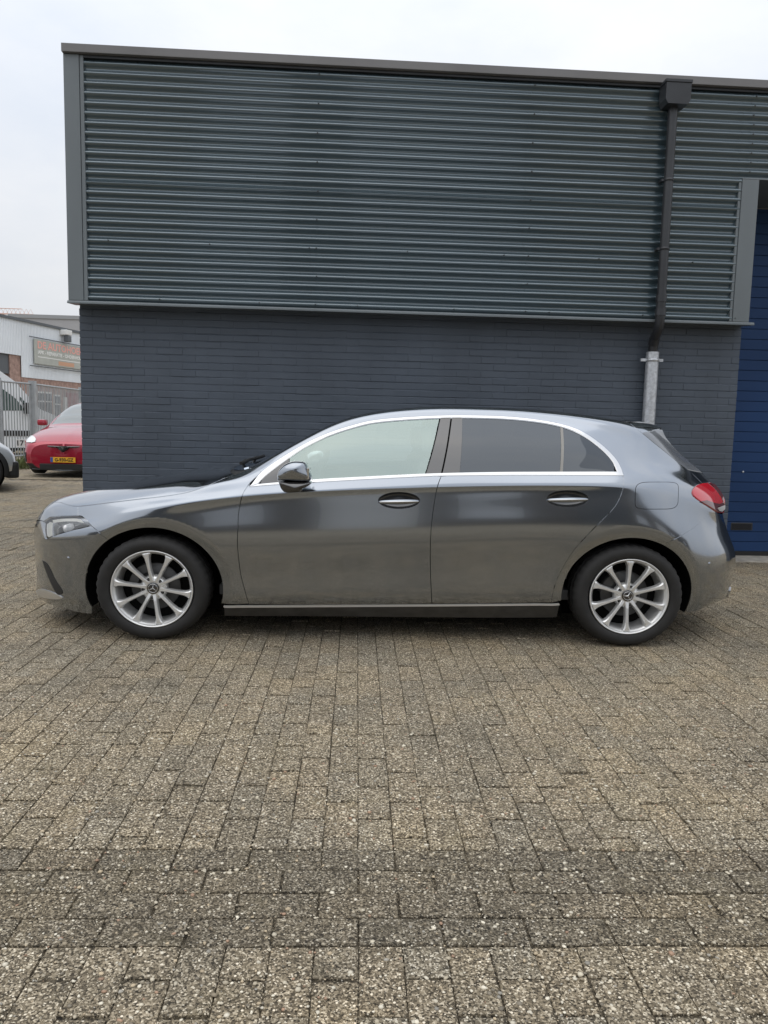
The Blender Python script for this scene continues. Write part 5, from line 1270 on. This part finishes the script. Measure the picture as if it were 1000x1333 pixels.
# white panel van behind the fence, heading away to the right
M['white'] = mat('white_van_paint', (.74, .76, .78), .35, 0, .6, .05)
vp_ = at(62, 27.); van = empty('white_van', tuple(vp_), R_(46)); tag(van, 'white high-roof panel van parked behind the steel fence', 'van')
vpoly = [(-6.2, .38), (-.25, .36), (-.04, .50), (0, .80), (-.05, 1.02), (-.30, 1.22), (-.78, 1.40), (-1.10, 1.72), (-1.60, 2.28), (-2.05, 2.58), (-2.7, 2.72), (-6.1, 2.74), (-6.28, 2.5), (-6.28, .6)]
prism_bev(vpoly, -.99, .99, 'y', .13).build('body', M['white'], van)
M['vanglass'] = mat('van_glass', (.03, .06, .05), .06, 0, 1, .02)
for s in (1, -1):
    MB().prism([(-1.22, 1.46), (-2.5, 1.42), (-2.5, 2.16), (-1.95, 2.14), (-1.55, 1.86)], s*.985, s*1.0, 'y').build('side_window', M['vanglass'], van)
    MB().prism([(-.92, 1.42), (-1.15, 1.45), (-1.42, 1.84), (-1.38, 1.9)], s*.985, s*.999, 'y').build('quarter_window', M['vanglass'], van)
    MB().prism([(-.5, .62), (-6.1, .62), (-6.1, .80), (-.5, .80)], s*.985, s*1.012, 'y').build('rub_strip', M['black'], van)
    MB().box((-2.35, s*.99, 1.22), (-2.12, s*1.02, 1.27), .01).build('door_handle', M['black'], van)
    MB().tube([(-2.62, s*.996, .8), (-2.62, s*.996, 2.3)], .008, 4).build('door_seam', M['black'], van)
    MB().box((-1.30, s*1.0, 1.35), (-1.12, s*1.24, 1.72), .05).build('door_mirror', M['black'], van)
    for x in (-.95, -4.7): simple_wheel(van, x, s*-.98, .34, .22, 6, s)
MB().prism([(-.80, 1.43), (-1.60, 2.29), (-1.66, 2.29), (-.86, 1.43)], -.82, .82, 'y').build('windscreen', M['vanglass'], van)
# silver sport utility at the frame's edge, its nose towards the red car
M['silver'] = mat('silver_paint', (.55, .56, .57), .28, .6, 1, .03)
sp_ = at(20.5, 12.7); suv = empty('silver_suv', tuple(sp_+np.array([0, .0, 0])), R_(27)); tag(suv, 'silver car with black wheel-arch trim facing the fence', 'car')
spoly = [(-.02, .30), (0, .45), (-.02, .60), (-.10, .72), (-.30, .86), (-.8, .97), (-1.4, 1.06), (-2.15, 1.52), (-2.6, 1.64), (-3.8, 1.60), (-4.35, 1.2), (-4.5, .9), (-4.45, .4), (-4.3, .26), (-.2, .24)]
prism_bev(spoly, 0.0, 1.84, 'y', .16).build('body', M['silver'], suv)
for y0, s in ((0, 1), (1.84, -1)):
    for x in (-.56, -3.45):
        simple_wheel(suv, x, y0-.055*s, .345, .245, 5, s)
        a0 = MB(); vs = []; fs = []
        for k in range(25):
            t = R_(-12+204*k/24)
            for r, yy in ((.365, -.03), (.44, -.022), (.445, .03), (.37, .06)): vs.append((x+r*math.cos(t), y0+s*yy, .345+r*math.sin(t)))
        for k in range(24):
            for q in range(3): fs.append((k*4+q, k*4+q+1, k*4+q+5, k*4+q+4))
        a0.add(vs, fs, True).build('arch_trim', M['black'], suv)
        MB().lathe([(.0001, -.006*s), (.385, -.006*s), (.385, .02*s)], 40, 'y', (x, y0, .345)).build('wheel_well', M['liner'], suv)
    MB().prism([(-1.75, 1.12), (-3.9, 1.12), (-3.6, 1.50), (-2.5, 1.54), (-2.2, 1.46)], y0-.004*s, y0+.02*s, 'y').build('side_glass', M['vanglass'], suv)
MB().box((-.18, .02, .22), (.035, 1.82, .50), .06).build('front_bumper', M['black'], suv)
# ------------------------------------------------------------------ the other side of the yard, seen only in the paint
oh = empty('facing_hall', (0, -19, 0)); tag(oh, 'long brown-grey hall facing the dark unit across the yard', 'building')
MB().box((-38, -12, 0), (40, 0, 4.6)).build('wall', noisy(mat('facing_wall', (.15, .14, .13), .8), .5, .25), oh); MB().box((-38.2, -12, 4.6), (40.2, .15, 4.9)).build('roof_edge', M['hall_trim'], oh)
for k in range(7):
    x = -31+k*9.6; MB().box((x, .0, 0), (x+3.6, .08, 3.4), .02).build('overhead_door', M['frame_white'] if k % 2 else M['hall_trim'], oh)
    MB().box((x+5, .0, 1.4), (x+7.4, .06, 2.8), .02).build('window', M['hall'], oh)
